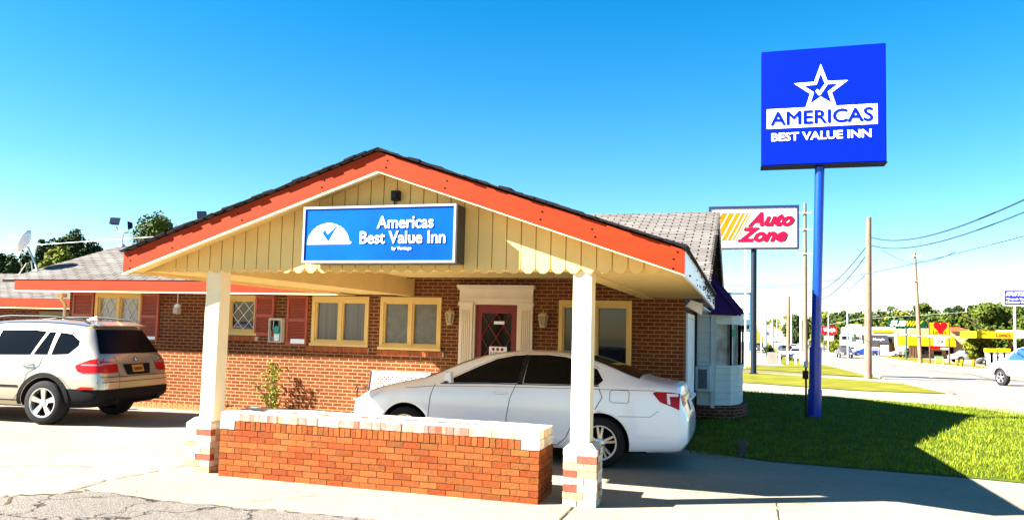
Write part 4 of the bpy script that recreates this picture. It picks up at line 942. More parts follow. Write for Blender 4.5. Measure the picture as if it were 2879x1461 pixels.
# scalloped terracotta edging: each tile is a thing of the row, its round top pattern in its mesh
prof = MB(); n = 62
t = MB()
for i in range(58):
    x = -13.8+i*.128
    if x > -6.9: break
    t.prism([(x, 13.28, 0), (x+.12, 13.28, 0), (x+.12, 13.28, .07)]+[(x+.06+.06*cos(a), 13.28, .07+.05*sin(a)) for a in (.4, .9, 1.57, 2.2, 2.7)]+[(x, 13.28, .07)], (0, .05, 0))
    t.tube([(x+.06, 13.275, .075), (x+.06, 13.34, .075)], .022, 6)
t.box((-13.82, 13.29, 0), (-6.9, 13.32, .05))
tag(t.build('garden_edging', TERRA), 'row of scalloped terracotta edging along the foot of the brick wall', 'edging')
struct('flower_bed', sheetfix([(-14, 13.34), (-6.7, 13.34), (-6.7, 13.688), (-14, 13.688)], .05), mat('pale_gravel', (.4, .37, .31), .95, var=.4, scale=30, bump=1))
def leafq(mb, c, s_, rr, mi=0, nrm=None, asp=.5):
    n = Vector((rr.gauss(0, 1), rr.gauss(0, 1), rr.gauss(0, 1))).normalized()
    if nrm is not None: n = (n+nrm*1.2).normalized()
    a = n.cross(Vector((rr.gauss(0, 1), rr.gauss(0, 1), rr.gauss(0, 1)))).normalized(); b = n.cross(a)
    k = rr.uniform(.6, 1.3)*s_; cc = rr.uniform(.75, 1.15); col = (cc*rr.uniform(.85, 1.15), cc, cc*rr.uniform(.7, 1.1))
    mb.add([c-a*k, c-b*k*asp+n*k*.12, c+a*k, c+b*k*asp+n*k*.12], [(0, 1, 2, 3)], mi, col)
LEAF = mat('shrub_leaf', (.17, .19, .02), .6, var=.2, scale=8, vcol=True)
g = thing('climbing_shrub', 'leafy green shrub with thin arching stems against the brick wall', 'shrub', (-8.95, 13.46, .05))
t = MB(); rr = random.Random(8); stems = []
for k in range(6):
    a = rr.uniform(0, 6.28); top = (-.42+k*.14+rr.uniform(-.05, .05), rr.uniform(-.12, .1), [.62, .5, .80, .98, .92, .5][k])
    pts = [Vector((0+.1*k/6, 0, 0)), Vector((top[0]*.4+.03, top[1]*.5, top[2]*.5)), Vector(top)]
    stems.append(pts); t.tube(pts, [.012, .008, .004], 5)
t.build('stem', BARK, g)
t = MB()
for pts, n in zip(stems, (70, 30, 90, 210, 150, 90)):
    for i in range(n):
        u = rr.random()**.7; p = pts[1].lerp(pts[2], (u-.5)*2) if u > .5 else pts[0].lerp(pts[1], u*2)
        leafq(t, p+Vector((rr.gauss(0, .045), rr.gauss(0, .05), rr.gauss(0, .04))), .032, rr)
t.build('foliage', LEAF, g)
g = thing('low_plant', 'small dark spiky plant at the foot of the wall behind the left canopy post', 'plant', (-9.95, 13.5, .05))
t = MB(); rr = random.Random(5)
for i in range(70):
    a = rr.uniform(0, 6.28); l = rr.uniform(.1, .24); e_ = rr.uniform(.2, 1.2); d = Vector((cos(a)*cos(e_), .5*sin(a)*cos(e_), sin(e_))); s_ = Vector((-sin(a), cos(a), 0))*.008
    t.add([s_, -s_, d*l], [(0, 1, 2)], 0, (rr.uniform(.4, 1.2),)*3)
t.build('foliage', mat('dark_leaf', (.05, .06, .03), .6, var=.3, vcol=True), g)
g = thing('weed_clump', 'dry weed clump at the bottom left edge of the cracked asphalt', 'weed', (-7.12, 5.83, .01))
t = MB()
for i in range(160):
    a = rr.uniform(0, 6.28); l = rr.uniform(.02, .07); o_ = Vector((rr.gauss(0, .07), rr.gauss(0, .04), 0)); d = Vector((cos(a), sin(a), rr.uniform(.3, 1.2))); s_ = Vector((-sin(a), cos(a), 0))*.003
    t.add([o_+s_, o_-s_, o_+d*l], [(0, 1, 2)], 0, (rr.uniform(.5, 1.4), rr.uniform(.5, 1.2), .6))
t.build('foliage', mat('dry_weed', (.16, .14, .04), .7, var=.3, vcol=True), g)
# window air conditioner on the annex
g = thing('air_conditioner', 'white window air conditioner low on the clapboard annex wall', 'air conditioner', (-.86, 16.92, .86))
t = MB(); t.box((-.14, -.22, -.26), (.17, .04, .26)); t.build('case', mat('ac_white', (.4, .5, .55), .5), g, bevel=.01)
t = MB(); t.box((-.08, -.232, -.2), (.10, -.221, .2)); t.build('grille', mat('ac_grille', (.05, .08, .12), .5), g)
# stub and small items on the lawn
t = MB(); t.box((-.10, 12.05, 0), (.02, 12.17, .24)); t.box((-.07, 12.02, .08), (-.01, 12.049, .2))
tag(t.build('utility_stub', mat('stub_grey', (.07, .075, .07), .7), bevel=.01), 'short grey utility stub at the lawn edge in the shade', 'utility box')
# roof things: satellite dish, floodlights
g = thing('satellite_dish', 'white satellite dish on a leaning mast on the left roof', 'satellite dish', tuple(at(105, 758, 13.6)))
t = MB(); 
base = Vector((0, 0, 0))
t.tube([(0, 0, 0), (-.12, 0, .22), (-.30, -.02, .52)], .022, 8); t.tube([(-.12, 0, -.08), (-.14, -.05, .2)], .012, 6); t.tube([(-.55, .0, -.15), (-.30, -.02, .15)], .012, 6); t.box((-.06, -.06, -.03), (.06, .06, 0)); t.build('mast', STEEL, g)
M_ = Matrix.Translation((-.30, -.04, .62)) @ Matrix.Rotation(-1.15, 4, 'Y') @ Matrix.Rotation(.45, 4, 'X') @ Matrix.Scale(.92, 4)
t = MB(); t.lathe([(.0, 0), (.12, .012), (.22, .04), (.29, .075), (.285, .082), (.21, .05), (.1, .02), (0, .01)], 28, M_); t.build('dish', FWHITE, g)
t = MB(); t.tube([M_ @ Vector((0, .22, .03)), M_ @ Vector((0, .12, .30)), M_ @ Vector((0, .02, .40))], .012, 6); t.box(tuple(M_ @ Vector((-.04, 0, .38))), tuple(M_ @ Vector((.04, .06, .46)))); t.build('feed_arm', STEEL, g)
def flood_head(parent, loc, rx, rz, s_=1.):
    M_ = Matrix.Translation(loc) @ Matrix.Rotation(rz, 4, 'Z') @ Matrix.Rotation(rx, 4, 'X')
    t = MB(); v = [(-.14, -.05, -.11), (.14, -.05, -.11), (.14, -.05, .11), (-.14, -.05, .11), (-.10, .07, -.07), (.10, .07, -.07), (.10, .07, .07), (-.10, .07, .07)]
    t.add([M_ @ (Vector(p)*s_) for p in v], [(0, 1, 2, 3), (7, 6, 5, 4), (0, 4, 5, 1), (1, 5, 6, 2), (2, 6, 7, 3), (3, 7, 4, 0)])
    t.build('lamp_head', mat('flood_blue', (.004, .012, .04), .6), parent)
b0 = at(342.8, 694.7, 15.55)
g = thing('roof_floodlights', 'pair of dark floodlights on a T shaped pole on the left roof ridge', 'light', tuple(b0), 0, 'outdoor lights')
t = MB(); t.tube([(0, 0, 0), (0, 0, .36)], .02, 8); t.tube([(-.2, 0, .52), (-.17, 0, .40), (0, 0, .36), (.16, 0, .36), (.18, 0, .44)], .018, 8); t.lathe([(.10, 0), (.06, .07), (.02, .1)], 12); t.build('pole', STEEL, g)
flood_head(g, (-.25, 0, .64), -.5, .5, .85); flood_head(g, (.20, 0, .54), .1, -.9, .85)
p = at(568, 619, 7.95)
g = thing('roof_floodlight', 'single dark floodlight perched on the left canopy roof slope', 'light', tuple(p), 0, 'outdoor lights')
t = MB(); t.tube([(0, 0, -.06), (0, 0, .03)], .006, 6); t.build('stem', STEEL, g)
flood_head(g, (0, 0, .065), .1, .2, .42)
# ================================================================ BLUE PYLON SIGN
g = thing('pylon_sign', 'tall square blue sign with white star on a blue steel pole on the lawn', 'sign', (1.47, 18.7, 0))
def U(o): o.matrix_parent_inverse = Matrix.Translation((-1.47, -18.7, 0)); return o
t = MB(); t.tube([(1.47, 18.7, 0), (1.6, 18.7, 5.62)], .105, 28); U(t.build('pole', POLEBLUE, g))
t = MB(); t.tube([(1.47, 18.7, 0), (1.487, 18.7, .62)], .150, 28); t.tube([(1.487, 18.7, .621), (1.505, 18.7, 1.56)], .132, 28); U(t.build('sleeve', POLEBLUE, g))
X0, X1, Z0, Z1, YF = .335, 2.96, 5.66, 8.33, 18.52
t = MB(); t.box((X0, YF, Z0), (X1, YF+.42, Z1)); t.box((X0-.015, YF-.012, Z0-.02), (X1+.015, YF+.43, Z0-.001)); U(t.build('cabinet', mat('sign_box_blue', (.001, .004, .02), .7), g))
t = MB(); t.box((X0+.02, YF-.014, Z0+.02), (X1-.02, YF-.001, Z1-.01)); U(t.build('sign_face', BIGBLUE, g))
yl = YF-.02; u = (X1-X0)/1085.   # one unit of the sign artwork
def sp(x, y): return (X0+(x-200)*u, yl, Z1-(y-(148-(x-205)*.046))*u*.985)   # artwork drawn in perspective is squared up here
cx, cz = X0+(728-200)*u, Z1-(540-120)*u*.985
R1, R2 = .60, .25
def star(R_, r_): return [(cx+(R_ if k % 2 == 0 else r_)*sin(k*pi/5), yl, cz+.02+(R_ if k % 2 == 0 else r_)*cos(k*pi/5)) for k in range(10)]
o_, i_ = star(.60, .24), star(.39, .155)
t = MB(); 
for k in range(10): t.prism([o_[k], o_[(k+1) % 10], i_[(k+1) % 10], i_[k]], (0, .006, 0))
bz1 = cz-.365; bz0 = bz1-.455
t.prism([(cx-1.16, yl-.004, bz0), (cx+1.17, yl-.004, bz0), (cx+1.17, yl-.004, bz1), (cx-1.16, yl-.004, bz1)], (0, .008, 0))
t.prism([(cx-.22, yl-.004, bz1+.0), (cx+.22, yl-.004, bz1+.0), (cx, yl-.004, bz1+.15)], (0, .008, 0))
t.prism([(cx-.115, yl, cz+.005), (cx-.07, yl, cz+.045), (cx-.03, yl, cz-.01), (cx+.07, yl, cz+.14), (cx+.15, yl, cz+.15), (cx-.01, yl, cz-.10), (cx-.05, yl, cz-.10)], (0, .006, 0))
U(t.build('star_emblem', SWHITE, g))
U(text('AMERICAS', 'lettering', BIGBLUE, g, (cx, yl-.009, (bz0+bz1)/2), height=.30, width=2.14, ext=.004, fat=.012))
U(text('BEST VALUE INN', 'lettering', SWHITE, g, (cx-.01, yl-.002, bz0-.20), height=.19, width=2.1, ext=.004, bold=.022))
g = thing('meter_post', 'thin dark post with small meter boxes beside the blue sign pole', 'electric meter', (1.27, 18.3, 0))
t = MB(); t.tube([(0, 0, 0), (0, 0, 1.25)], .022, 8); t.build('post', BLACK, g); t = MB(); t.box((-.07, -.05, .86), (.05, .05, 1.04)); t.build('meter_box', BLACK, g, bevel=.01); t = MB(); t.box((-.05, -.04, 1.12), (.04, .04, 1.24)); t.build('meter_box', STEEL, g)

# ================================================================ AUTO PARTS SIGN
Y = 44.4
g = thing('pole_sign', 'white rectangular sign with red italic words and orange stripes on a dark pole', 'sign', (.42, Y, -.3))
def A(o): o.matrix_parent_inverse = Matrix.Translation((-.42, -Y, .3)); return o
t = MB(); t.tube([(.42, Y, -.3), (.42, Y, 6.5)], .15, 20); t.box((.2, Y-.2, -.3), (.64, Y+.2, -.22)); A(t.build('pole', mat('dark_pole', (.004, .010, .022), .5, spec=.2), g))
X0, X1, Z0, Z1 = -1.98, 2.74, 6.50, 8.86
t = MB(); t.box((X0, Y-.25, Z0), (X1, Y+.25, Z0+.08)); t.box((X0, Y-.25, Z1-.14), (X1, Y+.25, Z1)); t.box((X1-.12, Y-.25, Z0+.08), (X1, Y+.25, Z1-.14)); t.box((X0, Y-.25, Z0+.08), (X0+.12, Y+.25, Z1-.14)); A(t.build('frame', mat('navy_frame', (.01, .015, .06), .4), g))
t = MB(); t.box((X0+.12, Y-.2, Z0+.08), (X1-.12, Y+.2, Z1-.14)); A(t.build('sign_face', SWHITE, g))
t = MB()
for xb, w_ in ((-1.72, .30), (-1.34, .28), (-.97, .24), (-.65, .17), (-.40, .11), (-.22, .06), (-.10, .03)):
    t.prism([(xb-.35, Y-.215, 6.95), (xb-.35+w_, Y-.215, 6.95), (xb+.45+w_, Y-.215, 8.50), (xb+.45, Y-.215, 8.50)], (0, .01, 0))
A(t.build('stripes', mat('stripe_orange', (.50, .13, 0), .5, spec=.1), g))
SH = mat('letter_shadow', (.02, .03, .02), .5)
for s_, x, z, w_ in (('Auto', 1.27, 8.12, 2.42), ('Zone', .82, 7.28, 2.62)):
    A(text(s_, 'lettering_shadow', SH, g, (x+.05, Y-.212, z-.05), height=.76, width=w_, ext=.004, bold=.03, shear=.42)); A(text(s_, 'lettering', mat('crimson', (.42, .002, .03), .5, spec=.1), g, (x, Y-.23, z), height=.80, width=w_, ext=.006, bold=.045, shear=.42))

# ================================================================ OTHER SIGNS, LAMPS, POLES, WIRES
Y = 60.
g = thing('reader_board', 'faded white board sign in a steel blue frame on a stone base behind the bay', 'sign', (-.3, Y, -.45))
def B_(o): o.matrix_parent_inverse = Matrix.Translation((.3, -Y, .45)); return o
a = at(2049, 822, Y); b = at(2112, 1000, Y)
t = MB()
for x in (a.x+.06, b.x-.06): t.box((x-.08, Y-.1, -.45), (x+.08, Y+.1, a.z))
t.box((a.x, Y-.1, a.z-.12), (b.x, Y+.1, a.z-.001)); zz = at(2080, 880, Y).z; t.box((a.x, Y-.12, zz-.06), (b.x, Y+.12, zz+.04)); zz = at(2080, 905, Y).z; t.box((a.x, Y-.12, zz-.2), (b.x+.1, Y+.12, zz+.2)); zz = at(2080, 926, Y).z; t.box((a.x, Y-.12, zz-.06), (b.x, Y+.12, zz+.06))
B_(t.build('frame', mat('frame_blue', (.04, .10, .16), .4), g))
t = MB(); t.box((a.x+.15, Y-.05, at(2080, 878, Y).z), (b.x-.15, Y+.05, a.z-.13)); B_(t.build('sign_face', SWHITE, g))
t = MB(); t.box((a.x+.15, Y-.05, at(2080, 960, Y).z), (b.x-.15, Y+.05, at(2080, 930, Y).z)); B_(t.build('lower_panel', SWHITE, g))
t = MB(); t.box((a.x+.3, Y-.4, -.5), (b.x-.0, Y+.4, at(2080, 985, Y).z)); B_(t.build('stone_base', mat('stone_base', (.3, .28, .24), .8), g))
B_(text('WALTERS', 'lettering', STEEL, g, ((a.x+b.x)/2, Y-.06, at(2080, 840, Y).z), height=.15, width=1.1, ext=.003)); t = MB(); t.lathe([(0, 0), (.22, 0), (.22, .02), (0, .02)], 20, Matrix.Translation(((a.x+b.x)/2+.2, Y-.06, at(2080, 866, Y).z)) @ Matrix.Rotation(pi/2, 4, 'X') @ Matrix.Diagonal((1, .35, 1, 1))); B_(t.build('oval_logo', STEEL, g))
p = at(2096, 985, 56); q = at(2097, 690, 56)
g = tag(MB().tube([(p.x, 56, -.5), (p.x, 56, q.z)], .055, 10).build('flagpole', FWHITE), 'slim pale pole standing between the bay window and the dark sign pole', 'pole')

def big_sign(name, label, x0, x1, z0, z1, Y, face, posts, zb, depth=.3, frame=None, group=None):
    g = thing(name, label, 'sign', ((x0+x1)/2, Y, zb), 0, group)
    T_ = Matrix.Translation((-(x0+x1)/2, -Y, -zb))
    def L_(o): o.matrix_parent_inverse = T_; return o
    t = MB(); t.box((x0, Y-depth/2, z0), (x1, Y+depth/2, z1)); L_(t.build('cabinet', frame or face, g))
    t = MB(); t.box((x0+.08, Y-depth/2-.02, z0+.08), (x1-.08, Y-depth/2-.001, z1-.08)); L_(t.build('sign_face', face, g))
    for i, (px_, r_, m_) in enumerate(posts): t = MB(); t.tube([(px_, Y, zb), (px_, Y, z1 if depth < .25 else z0)], r_, 10); L_(t.build('post', m_, g))
    return g, L_
def box_px(k, x0, y0, x1, y1, Y):
    a = rg(k, x0, (y0+y1)/2, Y); b = rg(k, x1, (y0+y1)/2, Y); m_ = rg(k, (x0+x1)/2, y0, Y); n_ = rg(k, (x0+x1)/2, y1, Y); return a.x, b.x, n_.z, m_.z
BROWNP = mat('brown_post', (.10, .05, .03), .7); GREYP = mat('grey_post', (.25, .27, .3), .5); WHITEP = mat('white_post', (.5, .5, .5), .5)
# green sandwich shop sign and drive thru board
Y = 131.; x0, x1, z0, z1 = box_px('S3', 397, 480, 822, 572, Y); pxx = rg('S3', 605, 900, Y).x
g, L_ = big_sign('shop_sign', 'wide dark green sign with white and yellow slanted letters above a drive thru board', x0, x1, z0, z1, Y, GREEN, [(pxx, .14, mat('green_post', (.01, .05, .04), .5))], -1.3)
m = (z0+z1)/2; L_(text('SUB', 'lettering', SWHITE, g, (x0+(x1-x0)*.26, Y-.19, m), height=(z1-z0)*.70, width=(x1-x0)*.44, ext=.01, bold=.05, shear=.3)); L_(text('WAY', 'lettering', YELLOW, g, (x0+(x1-x0)*.72, Y-.19, m), height=(z1-z0)*.70, width=(x1-x0)*.46, ext=.01, bold=.05, shear=.3))
a0, a1, b0, b1 = box_px('S3', 502, 637, 716, 669, Y); t = MB(); t.box((a0, Y-.12, b0), (a1, Y+.12, b1)); L_(t.build('lower_board', GREEN, g)); L_(text('DRIVE THRU', 'lettering', SWHITE, g, ((a0+a1)/2, Y-.14, (b0+b1)/2), height=(b1-b0)*.6, width=(a1-a0)*.9, ext=.01, bold=.02))
# yellow heart sign with price board
Y = 111.7; x0, x1, z0, z1 = box_px('S3', 876, 520, 1092, 660, Y); xl, xr = rg('S3', 874, 800, Y).x, rg('S3', 1097, 800, Y).x
g, L_ = big_sign('fuel_price_sign', 'yellow square sign with red heart above a white price board on two brown posts', x0, x1, z0, z1, Y, YELLOW, [(xl, .10, BROWNP), (xr, .10, BROWNP)], -1.25, .2)
t = MB(); hx, hz = (x0+x1)/2+.1, z0+(z1-z0)*.66; pts = [(hx+.055*1.55*16*sin(a)**3*.6, Y-.13, hz+.055*(13*cos(a)-5*cos(2*a)-2*cos(3*a)-cos(4*a))) for a in [2*pi*k/28 for k in range(28)]]; t.prism(pts, (0, .01, 0)); L_(t.build('heart', SRED, g))
L_(text("Love's", 'lettering', SRED, g, ((x0+x1)/2, Y-.125, z0+(z1-z0)*.24), height=(z1-z0)*.3, width=(x1-x0)*.72, ext=.01, bold=.03))
a0, a1, b0, b1 = box_px('S3', 922, 686, 1052, 780, Y); t = MB(); t.box((a0, Y-.1, b0), (a1, Y+.1, b1)); L_(t.build('price_board', SWHITE, g)); L_(text('204', 'lettering', BLACK, g, ((a0+a1)/2, Y-.115, (b0+b1)/2), height=(b1-b0)*.55, width=(a1-a0)*.58, ext=.01, bold=.01))
t = MB(); a0, a1, b0, b1 = box_px('S3', 850, 664, 1105, 688, Y); t.box((a0, Y-.15, b0), (a1, Y+.1, b1)); L_(t.build('crossbar', STEEL, g))
# blue sign at the right edge
Y = 90.; x0, x1, z0, z1 = box_px('S3', 1716, 140, 2130, 322, Y); pxx = rg('S3', 1855, 700, Y).x
g, L_ = big_sign('blue_shop_sign', 'deep blue sign with white slanted letters at the right edge above the trees', x0, x1, z0, z1, Y, mat('deep_blue', (.01, .01, .42), .4), [(pxx, .12, WHITEP)], -.9, .3, SWHITE)
L_(text('FASTENAL', 'lettering', SWHITE, g, (x0+(x1-x0)*.50, Y-.18, z0+(z1-z0)*.73), height=(z1-z0)*.24, width=(x1-x0)*.88, ext=.01, bold=.05, shear=.3)); L_(text('"Growth Through', 'lettering', SWHITE, g, (x0+(x1-x0)*.42, Y-.18, z0+(z1-z0)*.40), height=(z1-z0)*.14, width=(x1-x0)*.7, ext=.01, bold=.02, shear=.2)); L_(text('Customer Service"', 'lettering', SWHITE, g, (x0+(x1-x0)*.44, Y-.18, z0+(z1-z0)*.22), height=(z1-z0)*.14, width=(x1-x0)*.75, ext=.01, bold=.02, shear=.2))
# red restaurant sign
Y = 184.; x0, x1, z0, z1 = box_px('S4', 1058, 484, 1266, 596, Y)
g, L_ = big_sign('red_sign', 'bright red sign with white script on two brown posts by the road', x0, x1, z0, z1, Y, SRED, [(rg('S4', 1088, 700, Y).x, .14, BROWNP), (rg('S4', 1232, 700, Y).x, .14, BROWNP)], -1.2)
L_(text("Wendy's", 'lettering', SWHITE, g, ((x0+x1)/2, Y-.19, (z0+z1)/2), height=(z1-z0)*.62, width=(x1-x0)*.8, ext=.01, bold=.04))
a0, a1, b0, b1 = box_px('S4', 1100, 620, 1218, 690, Y); t = MB(); t.box((a0, Y-.12, b0), (a1, Y+.12, b1)); L_(t.build('reader_panel', SWHITE, g)); L_(text('LOTZ', 'lettering', SRED, g, ((a0+a1)/2, Y-.14, (b0+b1)/2+.3), height=.9, width=(a1-a0)*.8, ext=.01, bold=.02))
# street lamps
def lamp(px_, ytop, ybase, Y, arm, label):
    a = at(*px_at('S4', px_, ytop), Y); zb = zg(a.x, Y); g = thing('street_lamp', label, 'street lamp', (a.x, Y, zb), 0, 'street lamps along the verge'); h = a.z-zb
    t = MB(); t.tube([(0, 0, 0), (0, 0, h*.6), (0, 0, h)], [.13, .10, .08], 8); t.tube([(0, 0, h), (arm*.5, 0, h+.12), (arm, 0, h+.05)], .05, 6); t.build('pole', GREYP, g)
    t = MB(); t.box((arm-.7*(1 if arm > 0 else -1)*.5-.35, -.18, h-.08), (arm-.7*(1 if arm > 0 else -1)*.5+.35, .18, h+.08)); t.build('lamp_head', mat('lamp_head', (.08, .14, .18), .5), g, bevel=.03)
def px_at(k, x, y): a = REG[k]; return (a[0]+x/a[2], a[1]+y/a[2])
lamp(270, 215, 880, 100, -1.9, 'street lamp with short left arm, tallest of the row left of the road'); lamp(366, 290, 880, 96, -2.6, 'street lamp with long box head, nearest to the wooden utility pole')
lamp(250, 325, 860, 130, -2.2, 'mid distance street lamp half hidden behind the tallest one'); lamp(204, 360, 850, 145, -2.4, 'farthest street lamp, leftmost of the row beside the dark sign pole')
# utility poles
def upole(k, xt, yt, xb, yb, Y, r_, label, arms=(), mat_=None):
    a = rg(k, xt, yt, Y); b = rg(k, xb, yb, Y); zb = zg(b.x, Y)
    g = thing('utility_pole', label, 'utility pole', (b.x, Y, zb), 0, 'utility poles along the street')
    top = Vector((a.x-b.x, 0, a.z-zb)); t = MB(); t.tube([(0, 0, 0), top*.5, top], [r_*1.15, r_, r_*.75], 12); t.build('pole', mat_ or WOODP, g)
    for hz, wd in arms:
        p = top*(1-hz/top.z) if 1 else 0; t = MB(); t.box((p.x-wd/2, -r_-.06, p.z-.05), (p.x+wd/2, -r_+.02, p.z+.05))
        for q in (-.48, -.2, .2, .48): t.tube([(p.x+q*wd, -r_, p.z+.05), (p.x+q*wd, -r_, p.z+.2)], .035, 6)
        t.build('crossarm', GREYP, g)
    return g, Vector((b.x, Y, zb)), top
g, pb, ptop = upole('S8', 518, 258, 505, 1490, 44.4, .17, 'tall bare brown wooden utility pole nearest the camera at the street edge')
upole('S4', 820, -1250, 825, 985, 81, .2, 'wooden utility pole with insulators right behind the blue sign pole', ((1.0, 1.1), (2.6, 1.3), (5.0, 1.6)))
upole('S4', 590, 60, 580, 955, 94, .19, 'thin wooden pole with guy wires between the street lamps and blue pole', mat_=mat('pole_tan', (.2, .14, .09), .9)); upole('S4', 625, 310, 628, 660, 170, .16, 'pale slim pole before the dark tree beside the far road', mat_=WHITEP)
upole('S4', 765, 350, 768, 985, 78, .14, 'white painted pole left of the insulator pole', mat_=WHITEP); upole('S4', 1150, 100, 1152, 840, 150, .09, 'thin grey pole standing in front of the red sign', mat_=GREYP)
upole('S8', 297, 945, 305, 1450, 125, .13, 'slim grey pole behind the dark pickup truck', ((.3, .7),), GREYP); upole('S8', 985, 615, 1045, 1751, 108, .22, 'leaning pole with small crossarms in front of the green sign', ((.5, 1.4), (3.6, 1.0), (10.5, 1.6)), mat('pole_reddish', (.24, .14, .09), .9, var=.2, stretch=(5, 5, .4)))
upole('S8', 1510, 1160, 1512, 1400, 230, .2, 'far pale pole in front of the hill trees', mat_=WHITEP)
rr = random.Random(31)
for i, (x, yt, yb, Y) in enumerate(((330, 430, 520, 420), (345, 440, 520, 480), (425, 330, 560, 300), (500, 380, 600, 240), (318, 470, 520, 560))):
    upole('S4', x, yt, x, yb, Y, .2, ['distant thin pole on the hilltop road beyond the street lamps', 'second distant thin pole on the hilltop, a little right of the first', 'lone thin far pole left of the climbing road', 'far pole with guy wires beside the hill trees', 'farthest tiny pole at the crest of the road'][i], ((1, 2.2),), GREYP)
# wires
def solve_sag(E0, E1, pix):
    best = None
    for k in range(0, 120):
        s_ = k*.06; d = 1e9
        for i in range(41):
            u_ = i/40; p = E0.lerp(E1, u_)-Vector((0, 0, 4*s_*u_*(1-u_))); v = p-EYE; z = v.dot(fw)
            if z < .5: continue
            X = IW/2+FPX*v.dot(rt)/z; Yp = IH/2+CYO-FPX*v.dot(up)/z
            d = min(d, math.hypot(X-pix[0], Yp-pix[1]))
        if best is None or d < best[0]: best = (d, s_)
    return best[1]
def wire(label, E0, E1, pix, r0_, r1_=None, group='overhead wires', m=None):
    s_ = solve_sag(E0, E1, pix) if pix else 0.; r1_ = r1_ or r0_
    pts = [E0.lerp(E1, i/40)-Vector((0, 0, 4*s_*(i/40)*(1-i/40))) for i in range(41)]
    tag(MB().tube(pts, [r0_+(r1_-r0_)*i/40 for i in range(41)], 6).build('overhead_wire', m or CABLE), label, 'wire', group)
CABLE = mat('cable_blue', (.006, .03, .10), .5)
w8 = lambda x, y: px_at('S8', x, y)
E0 = rg('S8', 540, 460, 44.3); wire('upper thick dark blue cable sweeping from the brown pole to the right edge', E0, at(*w8(3100, -420), 13), w8(1400, 370), .03, .017)
E0 = rg('S8', 540, 543, 44.3); wire('lower dark blue cable sweeping from the brown pole to the right edge', E0, at(*w8(3100, -240), 13), w8(1400, 470), .028, .013)
wire('thin straight service wire crossing the sky behind the brown pole', at(2030, 795, 70), at(3050, 618, 18), w8(1420, 605), .022, .008)
E0 = rg('S8', 495, 552, 44.5); wire('upper cable falling left from the brown pole toward the insulator pole', E0, rg('S2', 870, 770, 81), w8(235, 860), .03)
E0 = rg('S8', 492, 645, 44.5); wire('lower cable falling left from the brown pole toward the insulator pole', E0, rg('S2', 870, 845, 81), w8(235, 960), .03)
wire('short slack wire descending left of the brown pole', rg('S8', 480, 850, 44.5), rg('S8', 220, 1080, 120), None, .025)
wire('thin wire joining the leaning pole to the service wire', rg('S8', 990, 720, 108), rg('S8', 1400, 610, 60), w8(1200, 690), .03)
wire('very thin wire left of the leaning pole', rg('S8', 660, 595, 70), rg('S8', 980, 730, 108), w8(850, 695), .025)
wire('pale wire running over the left roof in front of the trees', rg('R1', -40, 556, 24), rg('R1', 2150, 405, 24), rg('R1', 1000, 470, 24) and px_at('R1', 1000, 478), .012, m=STEEL)
wire('long pale wire across the far tree line right of the leaning pole', rg('S3', 180, 470, 150), rg('S3', 1290, 395, 150), None, .03, m=STEEL)
wire('second pale wire across the tree line left of the leaning pole', rg('S4', 1160, 462, 150), rg('S3', 290, 430, 150), None, .03, m=STEEL)

# ================================================================ SHOPS ACROSS THE STREET
TANB = mat('tan_brick_far', (.36, .22, .12), .9, var=.1); WWALL = mat('white_wall_far', (.45, .44, .42), .8, var=.06); DROOF = mat('dark_mansard', (.025, .025, .03), .8)
def bz(k, x0, y0, x1, y1, Y): return box_px(k, x0, y0, x1, y1, Y)
Y = 146.
g = thing('fuel_store', 'tan brick store with yellow awning and red mansard behind the price sign', 'building', (rg('S3', 900, 900, Y).x, Y, -1.3))
org = g.location.copy()
def Z_(o): o.matrix_parent_inverse = Matrix.Translation(-org); return o
x0, x1, z0, z1 = bz('S3', 640, 585, 1330, 905, Y); t = MB()
wops = []
for a, b, c, d in ((780, 870, 792, 880), (920, 1015, 840, 888), (1060, 1150, 792, 880)): q0, q1, q2, q3 = bz('S3', a, c, b, d, Y); wops.append((q0, q1, max(q2, -1.2), q3))
wall_with_openings(t, x0, x1, -1.4, z1, Y, .4, wops); t.box((x0, Y+.4, -1.4), (x1, Y+14, z1-.1)); Z_(t.build('wall', TANB, g))
for q in wops: t = MB(); t.box((q[0], Y+.15, q[2]), (q[1], Y+.2, q[3])); w_ = Z_(t.build('window', NIGHT, g))
a0, a1, b0, b1 = bz('S3', 640, 708, 1172, 786, Y-2); t = MB(); t.prism([(a0-1.5, Y-2.2, b0), (a0-1.5, Y-2.0, b1-.3), (a0-1.5, Y-.01, b1+.6), (a0-1.5, Y-.01, b0)], (a1-a0+1.5, 0, 0)); Z_(t.build('awning', YELLOW, g))
for x in (650, 682, 712): q = rg('S3', x, 800, Y-2); Z_(MB().box((q.x-.12, Y-2.1, -1.4), (q.x+.12, Y-1.9, b0-.01)).build('column', BROWNP, g))
a0, a1, b0, b1 = bz('S3', 1112, 570, 1300, 618, Y-.3); t = MB(); t.prism([(a0, Y-.5, b0), (a1+1, Y-.5, b0), (a1-1, Y-.1, b1), (a0, Y-.1, b1)], (0, 1.0, 0)); Z_(t.build('mansard', mat('mansard_red', (.42, .06, .02), .5), g))
a0, a1, b0, b1 = bz('S3', 880, 782, 992, 818, Y-2.4); Z_(MB().box((a0, Y-2.5, b0), (a1, Y-2.4, b1)).build('red_banner', SRED, g)); a0, a1, b0, b1 = bz('S3', 1000, 805, 1085, 825, Y-2.4); Z_(MB().box((a0, Y-2.5, b0), (a1, Y-2.4, b1)).build('white_banner', SWHITE, g))
# side wing behind
x0, x1, z0, z1 = bz('S3', 1200, 618, 1420, 900, Y+8); Z_(MB().box((x0, Y+8, -1.4), (x1, Y+20, z1)).build('side_wall', TANB, g))
